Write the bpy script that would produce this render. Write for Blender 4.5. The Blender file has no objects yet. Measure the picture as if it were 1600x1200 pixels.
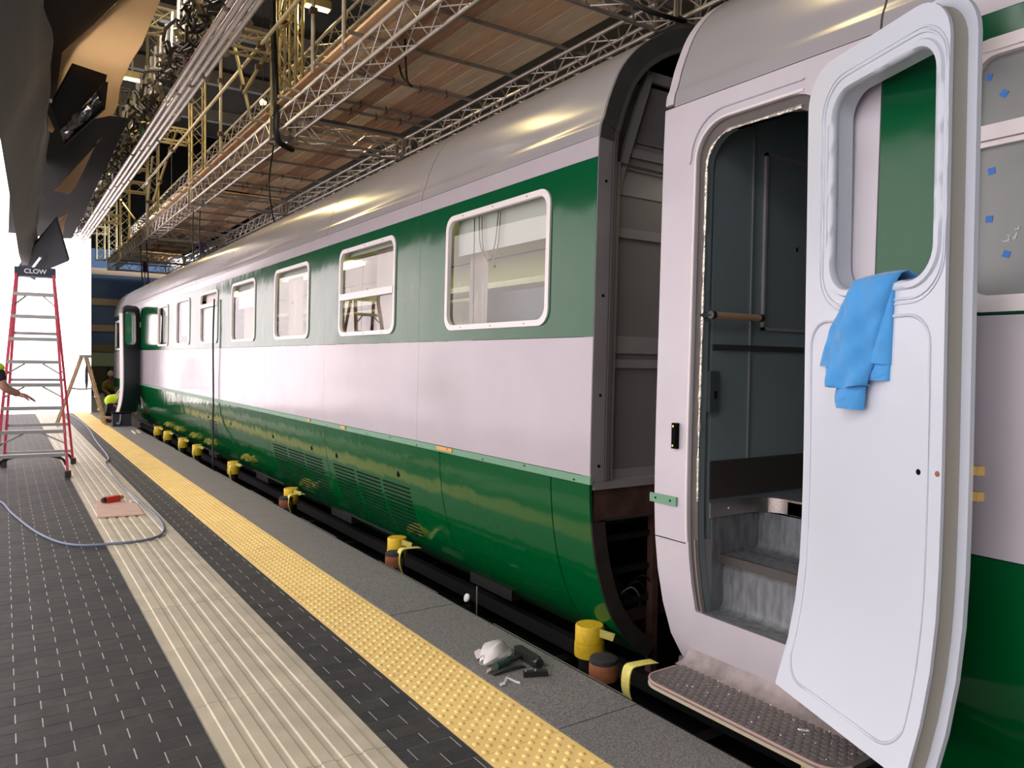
import bpy, bmesh, math, random
from mathutils import Vector, Matrix, Quaternion
random.seed(7)
SC = bpy.context.scene
COL = SC.collection
# ------------------------------------------------------------------ camera
cam_d = bpy.data.cameras.new('camera')
cam = bpy.data.objects.new('camera', cam_d); COL.objects.link(cam)
Rcw = [[0.8315733, -0.0037338, 0.5554025], [-0.5552195, -0.0321259, 0.8310832], [0.0147397, -0.9994769, -0.0287881]]
cam.matrix_world = Matrix((
    (Rcw[0][0], -Rcw[0][1], -Rcw[0][2], 0.0),
    (Rcw[1][0], -Rcw[1][1], -Rcw[1][2], 0.0),
    (Rcw[2][0], -Rcw[2][1], -Rcw[2][2], 1.6),
    (0, 0, 0, 1)))
cam_d.sensor_width = 36.0
cam_d.lens = 1190.0 / 1600.0 * 36.0
cam_d.clip_start = 0.05; cam_d.clip_end = 200
SC.camera = cam
# ------------------------------------------------------------------ world, exposure
W = bpy.data.worlds.new('world'); SC.world = W; W.use_nodes = True
W.node_tree.nodes['Background'].inputs[0].default_value = (0.9, 0.92, 1.0, 1)
W.node_tree.nodes['Background'].inputs[1].default_value = 0.10
SC.view_settings.view_transform = 'Standard'
SC.view_settings.look = 'None'
SC.view_settings.exposure = 0.0
SC.view_settings.gamma = 1.0
SC.view_settings.use_curve_mapping = False
SCREEN_POWER = 2.15       # radiance of the luminous backing screen
LAMP_POWER = 120.0       # warm work lamps up in the rig
BOX_POWER = 84.0        # each unseen fill box added overhead to brighten platform and coach
def fill_box_lamp(x, y, z, sx, sy, power):
    l = bpy.data.lights.new('fill_box_lamp', 'AREA'); l.shape = 'RECTANGLE'; l.size = sx; l.size_y = sy; l.energy = power; l.color = (1.0, 0.97, 0.94)
    o = bpy.data.objects.new('fill_box_lamp', l); COL.objects.link(o); o.location = (x, y, z); o.rotation_euler = (0, math.radians(-22), 0)
    return o
BOX_SPOTS = [(-2.9, y, 5.32) for y in (-1.8, 1.4, 4.6, 7.8, 11.0, 14.6, 18.2, 21.6)]
BOX_LAMPS = [fill_box_lamp(x, y, z, 1.5, 2.3, BOX_POWER) for x, y, z in BOX_SPOTS]
# ------------------------------------------------------------------ helpers
def lin(c):
    return tuple((x/255/12.92 if x/255 <= 0.04045 else ((x/255+0.055)/1.055)**2.4) for x in c)
MATS = {}
def mat(name, rgb, rough=0.5, metal=0.0, var=0.0, vscale=8.0, bump=0.0, bscale=20.0, coat=0.0, emit=0.0, spec=0.5, stretch=None, sheen=0.0, rgb2=None, detail=3.0):
    if name in MATS: return MATS[name]
    m = bpy.data.materials.new(name); m.use_nodes = True
    nt = m.node_tree; N = nt.nodes; L = nt.links
    b = N['Principled BSDF']
    c = lin(rgb)
    b.inputs['Base Color'].default_value = (*c, 1)
    b.inputs['Roughness'].default_value = rough
    b.inputs['Metallic'].default_value = metal
    b.inputs['Specular IOR Level'].default_value = spec
    b.inputs['Coat Weight'].default_value = coat
    b.inputs['Coat Roughness'].default_value = 0.04
    if sheen: b.inputs['Sheen Weight'].default_value = sheen
    if emit:
        b.inputs['Emission Color'].default_value = (*c, 1); b.inputs['Emission Strength'].default_value = emit
    if var or bump:
        g = N.new('ShaderNodeNewGeometry')
        src = g.outputs['Position']
        if stretch:
            mp = N.new('ShaderNodeMapping'); mp.inputs['Scale'].default_value = stretch
            L.new(src, mp.inputs['Vector']); src = mp.outputs[0]
    if var:
        n = N.new('ShaderNodeTexNoise'); n.inputs['Scale'].default_value = vscale; n.inputs['Detail'].default_value = detail
        L.new(src, n.inputs['Vector'])
        r = N.new('ShaderNodeValToRGB')
        c2 = lin(rgb2) if rgb2 else None
        r.color_ramp.elements[0].position = 0.3; r.color_ramp.elements[1].position = 0.7
        r.color_ramp.elements[0].color = (*[x*(1-var) for x in c], 1)
        r.color_ramp.elements[1].color = (*(c2 if c2 else [min(1, x*(1+var)) for x in c]), 1)
        L.new(n.outputs['Fac'], r.inputs[0]); L.new(r.outputs[0], b.inputs['Base Color'])
    if bump:
        n2 = N.new('ShaderNodeTexNoise'); n2.inputs['Scale'].default_value = bscale; n2.inputs['Detail'].default_value = 2
        L.new(src, n2.inputs['Vector'])
        bp = N.new('ShaderNodeBump'); bp.inputs['Strength'].default_value = 1.0; bp.inputs['Distance'].default_value = bump
        L.new(n2.outputs['Fac'], bp.inputs['Height']); L.new(bp.outputs[0], b.inputs['Normal'])
        if coat: L.new(bp.outputs[0], b.inputs['Coat Normal'])
    MATS[name] = m
    return m
def tag(o, label=None, cat=None, group=None, kind=None):
    if label: o['label'] = label
    if cat: o['category'] = cat
    if group: o['group'] = group
    if kind: o['kind'] = kind
    return o
def thing(name, label, cat, loc=(0, 0, 0), group=None, rotz=0.0):
    o = bpy.data.objects.new(name, None); COL.objects.link(o)
    o.empty_display_size = 0.1
    o.location = loc; o.rotation_euler = (0, 0, rotz)
    return tag(o, label, cat, group)
def setting(name, loc=(0, 0, 0)):
    o = bpy.data.objects.new(name, None); COL.objects.link(o); o.location = loc; o['kind'] = 'structure'; return o
class MB:
    def __init__(s): s.v = []; s.f = []
    def add(s, vs, fs):
        k = len(s.v); s.v += [tuple(p) for p in vs]; s.f += [tuple(i+k for i in f) for f in fs]; return s
    def box(s, x0, x1, y0, y1, z0, z1):
        return s.add([(x0,y0,z0),(x1,y0,z0),(x1,y1,z0),(x0,y1,z0),(x0,y0,z1),(x1,y0,z1),(x1,y1,z1),(x0,y1,z1)],
              [(3,2,1,0),(4,5,6,7),(0,1,5,4),(1,2,6,5),(2,3,7,6),(3,0,4,7)])
    def bar(s, p0, p1, w, h, up=(0, 0, 1)):
        p0 = Vector(p0); p1 = Vector(p1); d = (p1-p0).normalized(); up = Vector(up)
        if abs(d.dot(up)) > 0.98: up = Vector((1, 0, 0))
        u = d.cross(up).normalized()*w/2; v = u.cross(d).normalized()*h/2
        vs = [p0-u-v, p0+u-v, p0+u+v, p0-u+v, p1-u-v, p1+u-v, p1+u+v, p1-u+v]
        return s.add(vs, [(3,2,1,0),(4,5,6,7),(0,1,5,4),(1,2,6,5),(2,3,7,6),(3,0,4,7)])
    def tube(s, pts, r, n=8, closed=False):
        pts = [Vector(p) for p in pts]; m = len(pts); rr = r if isinstance(r, (list, tuple)) else [r]*m
        up = None; rings = []
        for i, p in enumerate(pts):
            a = pts[(i-1) % m] if (closed or i > 0) else p
            b = pts[(i+1) % m] if (closed or i < m-1) else p
            t = (b-a).normalized()
            if up is None:
                up = Vector((0, 0, 1)) if abs(t.z) < 0.9 else Vector((1, 0, 0))
            u = (up - t*up.dot(t)); u.normalize(); up = u; w = t.cross(u)
            rings.append([p + (u*math.cos(2*math.pi*k/n) + w*math.sin(2*math.pi*k/n))*rr[i] for k in range(n)])
        vs = [q for R in rings for q in R]; fs = []
        for i in range(m if closed else m-1):
            j = (i+1) % m
            for k in range(n):
                k2 = (k+1) % n; fs.append((i*n+k, i*n+k2, j*n+k2, j*n+k))
        if not closed:
            fs.append(tuple(range(n-1, -1, -1))); fs.append(tuple((m-1)*n+k for k in range(n)))
        return s.add(vs, fs)
    def grid(s, rows, th=None, closed=False):
        R = len(rows); n = len(rows[0])
        vs = [p for r in rows for p in r]
        fs = [(i*n+k, i*n+k+1, (i+1)*n+k+1, (i+1)*n+k) for i in range(R-1) for k in range(n-1)]
        return s.add(vs, fs)
    def slab(s, rows, off):
        "solid sheet: grid rows plus the same grid moved by off (a vector or a function)"
        R = len(rows); n = len(rows[0])
        top = [Vector(p) for r in rows for p in r]
        fo = off if callable(off) else (lambda p, i, k: Vector(off))
        bot = [top[i*n+k] + fo(top[i*n+k], i, k) for i in range(R) for k in range(n)]
        T = R*n
        fs = [(i*n+k, i*n+k+1, (i+1)*n+k+1, (i+1)*n+k) for i in range(R-1) for k in range(n-1)]
        fs += [tuple(T+q for q in reversed(f)) for f in fs]
        loop = [k for k in range(n)] + [i*n+n-1 for i in range(1, R)] + [(R-1)*n+k for k in range(n-2, -1, -1)] + [i*n for i in range(R-2, 0, -1)]
        for a, b in zip(loop, loop[1:]+loop[:1]): fs.append((b, a, T+a, T+b))
        return s.add(top+bot, fs)
    def lathe(s, prof, n=16, c=(0, 0, 0)):
        vs = [(c[0]+r*math.cos(2*math.pi*k/n), c[1]+r*math.sin(2*math.pi*k/n), c[2]+z) for r, z in prof for k in range(n)]
        m = len(prof)
        fs = [(i*n+k, i*n+(k+1) % n, (i+1)*n+(k+1) % n, (i+1)*n+k) for i in range(m-1) for k in range(n)]
        fs.append(tuple(range(n-1, -1, -1))); fs.append(tuple((m-1)*n+k for k in range(n)))
        return s.add(vs, fs)
    def prism(s, poly, off):
        "polygon (list of 3-D points) extruded by off"
        n = len(poly); o = Vector(off); p = [Vector(q) for q in poly]
        return s.add(p+[q+o for q in p], [tuple(range(n-1, -1, -1)), tuple(range(n, 2*n))]+[(i, (i+1) % n, n+(i+1) % n, n+i) for i in range(n)])
def mesh_from(name, mb, m, smooth=35.0, clean=True):
    me = bpy.data.meshes.new(name)
    me.from_pydata([tuple(p) for p in mb.v], [], mb.f)
    if clean:
        bm = bmesh.new(); bm.from_mesh(me)
        bmesh.ops.remove_doubles(bm, verts=bm.verts, dist=1e-5)
        bmesh.ops.recalc_face_normals(bm, faces=bm.faces)
        bm.to_mesh(me); bm.free()
    if smooth:
        me.shade_smooth(); me.set_sharp_from_angle(angle=math.radians(smooth))
    for q in (m if isinstance(m, (list, tuple)) else [m]): me.materials.append(q)
    return me
def root_loc(o):
    l = Vector((0, 0, 0))
    while o is not None:
        l = l + Vector(o.location); o = o.parent
    return l
def part(name, mb, m, parent=None, smooth=35.0, local=False, label=None, clean=True):
    if parent is not None and not local:
        l = root_loc(parent); mb.v = [(p[0]-l.x, p[1]-l.y, p[2]-l.z) for p in mb.v]
    me = mesh_from(name, mb, m, smooth, clean)
    o = bpy.data.objects.new(name, me); COL.objects.link(o)
    if parent is not None: o.parent = parent
    if label: o['label'] = label
    return o
def solo(name, mb, m, label, cat, group=None, smooth=35.0):
    "a thing that is one mesh: origin at the middle of its base"
    xs = [p[0] for p in mb.v]; ys = [p[1] for p in mb.v]; zs = [p[2] for p in mb.v]
    l = Vector(((min(xs)+max(xs))/2, (min(ys)+max(ys))/2, min(zs)))
    mb.v = [(p[0]-l.x, p[1]-l.y, p[2]-l.z) for p in mb.v]
    o = bpy.data.objects.new(name, mesh_from(name, mb, m, smooth)); COL.objects.link(o); o.location = l
    return tag(o, label, cat, group)
def inst(name, me, parent, M):
    o = bpy.data.objects.new(name, me); COL.objects.link(o); o.parent = parent; o.matrix_local = M; return o
def copy_thing(r, loc, label=None):
    c = r.copy(); COL.objects.link(c); c.location = loc
    if label: c['label'] = label
    for ch in list(r.children):
        d = ch.copy(); COL.objects.link(d); d.parent = c
        for g in list(ch.children):
            e = g.copy(); COL.objects.link(e); e.parent = d
    return c
def catmull(P, sub=6):
    P = [Vector(p) for p in P]; out = []
    for i in range(len(P)-1):
        a = P[max(i-1, 0)]; b = P[i]; c = P[i+1]; d = P[min(i+2, len(P)-1)]
        for k in range(sub):
            t = k/sub
            out.append(0.5*((2*b)+(c-a)*t+(2*a-5*b+4*c-d)*t*t+(3*b-a-3*c+d)*t**3))
    out.append(P[-1]); return out
def rrect(y0, y1, z0, z1, rt, rb=None, k=6, m=4):
    "rounded rectangle loop in (y, z); the same k, m give loops that match point by point"
    rb = rt if rb is None else rb
    cs = [(y1-rb, z0+rb, rb, -90), (y1-rt, z1-rt, rt, 0), (y0+rt, z1-rt, rt, 90), (y0+rb, z0+rb, rb, 180)]
    pts = []; arcs = []
    for cy, cz, r, a in cs:
        arcs.append([(cy+r*math.cos(math.radians(a+90*i/k)), cz+r*math.sin(math.radians(a+90*i/k))) for i in range(k+1)])
    for i, arc in enumerate(arcs):
        pts += arc
        e0 = arc[-1]; e1 = arcs[(i+1) % 4][0]
        for j in range(1, m): pts.append((e0[0]+(e1[0]-e0[0])*j/m, e0[1]+(e1[1]-e0[1])*j/m))
    return pts
def ring(mb, outer, inner, X, th, R=3):
    "solid plate between two matching loops; X(z) is its face, th its depth along +X"
    n = len(outer); rows = []
    for j in range(R+1):
        t = j/R
        rows.append([(o[0]+(i[0]-o[0])*t, o[1]+(i[1]-o[1])*t) for o, i in zip(outer, inner)])
    front = [(X(z), y, z) for r in rows for y, z in r]
    back = [(X(z)+th, y, z) for r in rows for y, z in r]
    T = len(front); fs = []
    for j in range(R):
        for k in range(n):
            k2 = (k+1) % n
            fs.append((j*n+k, j*n+k2, (j+1)*n+k2, (j+1)*n+k))
            fs.append((T+j*n+k2, T+j*n+k, T+(j+1)*n+k, T+(j+1)*n+k2))
    for k in range(n):
        k2 = (k+1) % n
        fs.append((k2, k, T+k, T+k2)); fs.append((R*n+k, R*n+k2, T+R*n+k2, T+R*n+k))
    return mb.add(front+back, fs)
def plate(mb, loop, X, th):
    "filled plate of a loop (fan round the middle, in rings so that it follows X)"
    cy = sum(p[0] for p in loop)/len(loop); cz = sum(p[1] for p in loop)/len(loop)
    inner = [(cy+(y-cy)*0.02, cz+(z-cz)*0.02) for y, z in loop]
    ring(mb, loop, inner, X, th, 6)
    n = len(loop); k = len(mb.v)
    fr = [(X(z), y, z) for y, z in inner]; bk = [(X(z)+th, y, z) for y, z in inner]
    return mb.add(fr+bk, [tuple(range(n)), tuple(range(2*n-1, n-1, -1))])
ORD = ['nearest', 'second', 'third', 'fourth', 'fifth', 'sixth', 'seventh', 'eighth', 'ninth', 'tenth']
# ------------------------------------------------------------------ materials
M_bed = mat('paver_grout', (200, 198, 192), 0.7, var=0.15, vscale=20)
M_brick = [mat('dark_paver_a', (56, 56, 56), 0.58, var=0.28, vscale=9, bump=0.0015, bscale=60, detail=6, spec=0.35),
           mat('dark_paver_b', (53, 53, 54), 0.6, var=0.25, vscale=7, bump=0.0015, bscale=60, detail=6, spec=0.35),
           mat('dark_paver_c', (59, 58, 57), 0.58, var=0.28, vscale=11, bump=0.0015, bscale=60, detail=6, spec=0.35)]
M_strip = mat('cream_paver', (188, 178, 156), 0.5, var=0.12, vscale=5, bump=0.0008, bscale=80)
M_yel = mat('yellow_tactile', (252, 214, 134), 0.45, var=0.08, vscale=4, bump=0.0006, bscale=120)
M_granite = mat('grey_granite', (118, 116, 114), 0.6, var=0.55, vscale=110, bump=0.001, bscale=150)
M_white = mat('primer_white', (184, 177, 185), 0.16, var=0.03, vscale=2.5, coat=0.0, spec=0.32, bump=0.004, bscale=1.6)
M_white2 = mat('primer_lilac', (196, 191, 199), 0.35, var=0.05, vscale=3.0, coat=0.0, bump=0.003, bscale=1.8)
M_roof = mat('roof_grey', (158, 155, 158), 0.21, var=0.05, vscale=1.5, coat=0.0, spec=0.4, bump=0.003, bscale=1.2)
M_green = mat('gloss_green', (4, 84, 48), 0.12, coat=0.0, spec=0.42, bump=0.004, bscale=2.6)
M_green2 = mat('green_skirt', (0, 80, 37), 0.10, coat=0.0, spec=0.42, bump=0.006, bscale=3.2)
M_rail = mat('pale_green_rail', (104, 150, 122), 0.4, var=0.05)
M_darkgap = mat('black_void', (10, 10, 11), 0.9, spec=0.1)
M_under = mat('underframe_black', (15, 15, 15), 0.55, var=0.3, vscale=6)
M_rust = mat('rusty_steel', (70, 46, 38), 0.7, var=0.4, vscale=9)
M_endgrey = mat('end_grey', (132, 128, 131), 0.42, var=0.08, vscale=4)
M_frame = mat('window_frame_white', (236, 228, 230), 0.35)
M_alu = mat('aluminium', (222, 214, 206), 0.3, metal=0.55, var=0.08, vscale=6)
M_alud = mat('aluminium_dull', (168, 160, 150), 0.42, metal=0.5, var=0.15, vscale=6)
M_steel = mat('scaffold_steel', (170, 164, 158), 0.5, metal=0.15, var=0.2, vscale=5)
M_tower = mat('tower_truss', (176, 164, 132), 0.45, metal=0.4, var=0.15, vscale=4)
M_wood = [mat('board_a', (250, 206, 166), 0.7, var=0.14, vscale=3, stretch=(6, 0.8, 6), detail=6),
          mat('board_b', (208, 166, 134), 0.75, var=0.18, vscale=3, stretch=(6, 0.8, 6), detail=6),
          mat('board_c', (255, 222, 186), 0.7, var=0.14, vscale=3, stretch=(6, 0.8, 6), detail=6)]
M_cloth = mat('black_cloth', (112, 112, 114), 0.9, var=0.12, vscale=1.5, sheen=0.15)
M_cloth2 = mat('blackout_cloth', (24, 25, 28), 0.95)
M_silver = mat('silver_lining', (225, 222, 222), 0.22, metal=1.0, bump=0.02, bscale=7)
M_red = mat('red_fibreglass', (196, 60, 84), 0.4, var=0.08)
M_step = mat('ladder_step', (168, 170, 168), 0.4, metal=0.35)
M_rubber = mat('black_rubber', (40, 40, 42), 0.7)
M_navy = mat('navy_plastic', (40, 50, 66), 0.5)
M_oldwood = mat('paint_spattered_wood', (158, 132, 92), 0.6, var=0.3, vscale=14)
M_hivis = mat('hivis_yellow', (206, 240, 30), 0.7)
M_reflect = mat('reflective_tape', (170, 172, 168), 0.35, metal=0.3)
M_dark = mat('dark_workwear', (36, 40, 50), 0.85, var=0.15)
M_skin = mat('skin', (176, 128, 116), 0.55)
M_hair = mat('dark_hair', (44, 36, 32), 0.8)
M_blue = mat('blue_fleece', (70, 152, 218), 0.85, sheen=0.3, var=0.06, vscale=14, bump=0.004, bscale=22)
M_leaf = mat('door_white', (196, 203, 215), 0.32, var=0.015, vscale=2, coat=0.1)
M_seal = mat('door_seal_grey', (160, 157, 148), 0.6)
M_brass = mat('brass', (214, 182, 110), 0.25, metal=1.0)
M_slate = mat('vestibule_slate', (112, 126, 130), 0.42, var=0.06, vscale=3)
M_lino = mat('grey_lino', (104, 108, 112), 0.5, var=0.35, vscale=9, stretch=(4, 4, 1))
M_inox = mat('stainless', (186, 178, 174), 0.28, metal=1.0, bump=0.001, bscale=200)
M_fold = mat('foil_edge', (226, 220, 206), 0.3, metal=0.6, bump=0.01, bscale=60)
M_mat = mat('ribbed_rubber_mat', (104, 98, 95), 0.6, var=0.15, vscale=20)
M_woodroll = mat('handrail_wood', (164, 136, 108), 0.45)
M_padyel = mat('strap_yellow', (214, 178, 30), 0.6, var=0.12, vscale=30)
M_padwood = mat('brown_block', (150, 92, 62), 0.7, var=0.2, vscale=30)
M_lash = mat('lashing_yellow', (216, 206, 110), 0.65, var=0.15, vscale=40, stretch=(1, 1, 6))
M_bluelab = mat('blue_label', (40, 78, 140), 0.5)
M_cable = mat('grey_cable', (106, 118, 140), 0.5)
M_blackcab = mat('black_cable', (24, 24, 26), 0.5)
M_cream = mat('interior_cream', (226, 222, 176), 0.6)
M_drape = mat('cream_curtain', (226, 206, 196), 0.8)
M_blind = mat('window_blind', (250, 238, 236), 0.7)
M_seat = mat('seat_back_grey', (132, 132, 140), 0.6)
M_film = mat('window_film', (136, 140, 139), 0.3, var=0.1, vscale=3, spec=0.6)
M_tape = mat('blue_tape', (60, 128, 214), 0.6)
M_chalk = mat('chalk_white', (230, 232, 230), 0.8)
M_wall = mat('navy_wall', (92, 120, 164), 0.75, var=0.12, vscale=0.6)
M_beam = mat('pale_beam', (196, 172, 146), 0.6)
M_black = mat('studio_black', (34, 34, 36), 0.9)
M_tool = mat('tool_dark', (46, 48, 48), 0.4, metal=0.4)
M_toolgrip = mat('tool_grip', (30, 62, 56), 0.5)
M_rag = mat('white_rag', (214, 208, 206), 0.8)
M_cardb = mat('pinkish_board', (206, 172, 156), 0.7, var=0.06, vscale=8)
M_redtool = mat('red_tool', (196, 44, 40), 0.4)
M_purple = mat('hoist_purple', (92, 70, 110), 0.5)
M_mess = mat('cable_mess', (64, 58, 52), 0.55, metal=0.2, var=0.5, vscale=12)
M_muslin = bpy.data.materials.new('muslin'); M_muslin.use_nodes = True
def _muslin():
    nt = M_muslin.node_tree; N = nt.nodes; L = nt.links
    for n in list(N): N.remove(n)
    o = N.new('ShaderNodeOutputMaterial'); d = N.new('ShaderNodeBsdfDiffuse'); t = N.new('ShaderNodeBsdfTranslucent'); x = N.new('ShaderNodeMixShader')
    d.inputs[0].default_value = (*lin((212, 186, 158)), 1); t.inputs[0].default_value = (*lin((232, 214, 188)), 1)
    x.inputs[0].default_value = 0.5
    L.new(d.outputs[0], x.inputs[1]); L.new(t.outputs[0], x.inputs[2]); L.new(x.outputs[0], o.inputs[0])
_muslin()
def glass(name, tint):
    m = bpy.data.materials.new(name); m.use_nodes = True
    nt = m.node_tree; N = nt.nodes; L = nt.links
    for n in list(N): N.remove(n)
    o = N.new('ShaderNodeOutputMaterial'); t = N.new('ShaderNodeBsdfTransparent'); g = N.new('ShaderNodeBsdfGlossy')
    f = N.new('ShaderNodeFresnel'); f.inputs[0].default_value = 1.75; x = N.new('ShaderNodeMixShader')
    gm = N.new('ShaderNodeNewGeometry'); mu = N.new('ShaderNodeMath'); mu.operation = 'SUBTRACT'; mu.use_clamp = True
    t.inputs[0].default_value = (*tint, 1); g.inputs['Roughness'].default_value = 0.01
    L.new(f.outputs[0], mu.inputs[0]); L.new(gm.outputs['Backfacing'], mu.inputs[1]); L.new(mu.outputs[0], x.inputs[0]); L.new(t.outputs[0], x.inputs[1]); L.new(g.outputs[0], x.inputs[2]); L.new(x.outputs[0], o.inputs[0])
    return m
M_glass = glass('coach_glass', (0.86, 0.9, 0.88))
M_screen = mat('luminous_screen', (255, 244, 248), 0.6, emit=SCREEN_POWER)
M_bulb = mat('warm_bulb', (255, 214, 130), 0.5, emit=14.0)
M_tubelit = mat('interior_tube', (255, 244, 200), 0.5, emit=4.0)
# ------------------------------------------------------------------ the luminous backing screen and the studio shell
YB = 24.45
scr = thing('backing_screen', 'huge white luminous studio backing screen behind the ladders', 'screen', (-1.2, YB, 0))
part('screen_panel', MB().box(-4.6, 2.06, YB, YB+0.06, 0.0, 7.3), M_screen, scr, smooth=0)
scs = thing('backing_screen', 'white luminous side screen along the left, mirrored in the coach side', 'screen', (-4.65, 10.4, 0))
part('screen_panel', MB().box(-4.66, -4.6, -3.5, YB-0.02, 0.0, 5.5), M_screen, scs, smooth=0)
part('screen_back', MB().box(-4.6, 2.08, YB+0.07, YB+0.16, 0.0, 7.32), M_black, scr, smooth=0)
part('screen_back', MB().box(-4.76, -4.67, -3.5, YB-0.02, 0.0, 5.52), M_black, scs, smooth=0)
def wall(name, b, m):
    o = part(name, MB().box(*b), m, None, smooth=0); o['kind'] = 'structure'; return o
wb = wall('wall_back', (-6.2, 10.2, 38.0, 38.2, -0.6, 12.0), M_wall)
for y, h in ((418, 0.16), (468, 0.16), (511, 0.16)):
    z = 1.6 + (554-y)/1430*38.2 + 0.1
    part('wall_rail', MB().box(0.5, 7.0, 37.9, 37.99, z-0.17, z+0.12), M_beam, wb, smooth=0)
part('wall_panel', MB().box(-6.1, 9.9, 37.93, 37.99, 6.3, 11.9), M_darkgap, wb, smooth=0)  # black sheet added to keep the upper wall dark despite the lamps
part('wall_panel', MB().box(0.5, 7.0, 37.93, 37.99, 1.15, 1.75), mat('pale_green_board', (168, 190, 150), 0.6), wb, smooth=0)
part('wall_panel', MB().box(0.5, 7.0, 37.93, 37.99, 1.78, 2.1), mat('khaki_board', (140, 126, 100), 0.6), wb, smooth=0)
part('wall_panel', MB().box(0.5, 7.0, 37.93, 37.99, 0.0, 1.12), mat('dark_khaki_board', (82, 78, 62), 0.6), wb, smooth=0)
wall('wall_left', (-6.4, -6.2, -5.2, 38.2, -0.6, 12.0), M_black)
wall('wall_right', (10.0, 10.2, -5.2, 38.0, -0.6, 12.0), M_black)
wall('wall_front', (-6.2, 10.0, -5.2, -5.0, -0.6, 12.0), M_black)
ce = wall('ceiling', (-6.2, 10.0, -5.0, 38.0, 12.0, 12.2), M_black)
for k in range(9): part('roof_beam', MB().box(-6, 9.9, -3+4.6*k, -2.75+4.6*k, 11.5, 11.98), M_endgrey, ce, smooth=0)
# ------------------------------------------------------------------ the platform
fl = part('floor', MB().box(-6.2, 2.47, -5.0, 37.9, -0.6, -0.0205), M_bed, None, smooth=0); fl['kind'] = 'structure'
pit = part('floor', MB().box(2.475, 10.0, -5.0, 37.9, -0.72, -0.6), M_darkgap, None, smooth=0); pit['kind'] = 'structure'
def brick_mesh(L):
    return mesh_from('brick', MB().box(0, L-0.004, 0, 0.0975, -0.02, 0.0), M_brick[0], 0)
BM = {}
def brick_row(xs, y):
    return [(a, b-a, y) for a, b in zip(xs[:-1], xs[1:]) if b-a > 0.012]
def lay(parent, rowA, rowB, ya, yb, single):
    st = [MB(), MB(), MB()]; n = 0
    k0 = int(round(ya/0.1)); k1 = int(round(yb/0.1))
    for k in range(k0, k1):
        for x, L, y in brick_row(rowA if k % 2 else rowB, k*0.1):
            if single(x, y) and n < 298:
                key = (round(L, 3), (k*7+int(x*50)) % 3)
                if key not in BM:
                    me = mesh_from('brick', MB().box(0, L-0.005, 0, 0.0970, -0.02, 0.0), M_brick[key[1]], 0); BM[key] = me
                inst('paving_brick', BM[key], parent, Matrix.Translation((x, y, random.uniform(-0.0006, 0.0003)))); n += 1
            else:
                st[(k*7+int(x*50)) % 3].box(x, x+L-0.005, y, y+0.0970, -0.02, 0.0)
    for s, m in zip(st, M_brick):
        if s.f: tag(part('paving_bricks', s, m, parent, smooth=0, local=True, clean=False), kind='stuff')
part('grout_bed', MB().box(-4.58, 0.718, -3.4, 24.4, -0.0204, -0.0016), M_bed, fl, smooth=0)
xa = [-4.58] + [round(0.04+0.2*i, 3) for i in range(-23, 4)] + [0.72]
xb = [-4.58] + [round(0.14+0.2*i, 3) for i in range(-23, 3)] + [0.72]
lay(fl, xa, xb, -3.4, 24.4, lambda x, y: x > -0.18 and 2.75 <= y < 9)
ds = setting('trim_1', (0, 0, 0))
part('grout_bed', MB().box(1.322, 1.606, -3.4, 24.4, -0.0204, -0.0016), M_bed, ds, smooth=0)
lay(ds, [1.322, 1.38, 1.58, 1.608], [1.322, 1.48, 1.608], -3.4, 24.4, lambda x, y: y > 1.9)
# ribbed cream walking strip
rs = setting('trim_2', (0, 0, 0))
prof = [(0.722, 0.0)]
for k in range(6):
    c = 0.802+0.0875*k
    prof += [(c-0.031, 0.0), (c-0.025, 0.0075), (c+0.025, 0.0075), (c+0.031, 0.0)]
prof += [(1.318, 0.0)]
mb = MB(); rows = [[(x, 0.0, z) for x, z in prof], [(x, 0.778, z) for x, z in prof]]
mb.slab(rows, lambda p, i, k: Vector((0, 0, -0.02-p.z)))
rib = mesh_from('ribbed_slab', mb, M_strip, 20)
for k in range(36): inst('ribbed_slab', rib, rs, Matrix.Translation((0, -3.4+0.01+0.782*k, random.uniform(-0.001, 0.0))))
# yellow tactile tiles with domes
ts = setting('trim_3', (0, 0, 0))
mb = MB().box(1.61, 2.006, 0.0, 0.297, -0.02, 0.0)
for r in range(8):
    for c in range(5):
        x = 1.61+0.028+0.082*c+(0.041 if r % 2 else 0.0); y = 0.02+0.0375*r
        if x > 1.99: continue
        n = 8; vs = []
        for rr, z in ((0.0155, 0.0), (0.0125, 0.0038), (0.007, 0.0062)):
            vs += [(x+rr*math.cos(2*math.pi*q/n), y+rr*math.sin(2*math.pi*q/n), z) for q in range(n)]
        fs = [(i*n+q, i*n+(q+1) % n, (i+1)*n+(q+1) % n, (i+1)*n+q) for i in range(2) for q in range(n)]+[tuple(2*n+q for q in range(n))]
        mb.add(vs, fs)
tac = mesh_from('tactile_tile', mb, M_yel, 40)
for k in range(93): inst('tactile_tile', tac, ts, Matrix.Translation((0, -3.4+0.3*k-0.011, random.uniform(-0.001, 0.0))))
es = setting('trim_4', (0, 0, 0))
esl = mesh_from('edge_slab', MB().box(2.012, 2.47, 0.0, 0.866, -0.02, 0.004), M_granite, 0)
for k in range(32): inst('edge_slab', esl, es, Matrix.Translation((0, 3.472-0.87*8+0.87*k, random.uniform(-0.003, 0.0))))
# black edge channel and pit clutter along the platform edge
ec = setting('trim_5', (0, 0, 0))
part('edge_channel', MB().box(2.475, 2.53, -3.4, 24.4, -0.16, -0.03), M_under, ec, smooth=0)
for k in range(13):
    y = -1.2+1.97*k
    part('edge_lip', MB().box(2.532, 2.545, y, y+random.uniform(0.7, 1.5), -0.042, -0.034), M_alud, ec, smooth=0)
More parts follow.
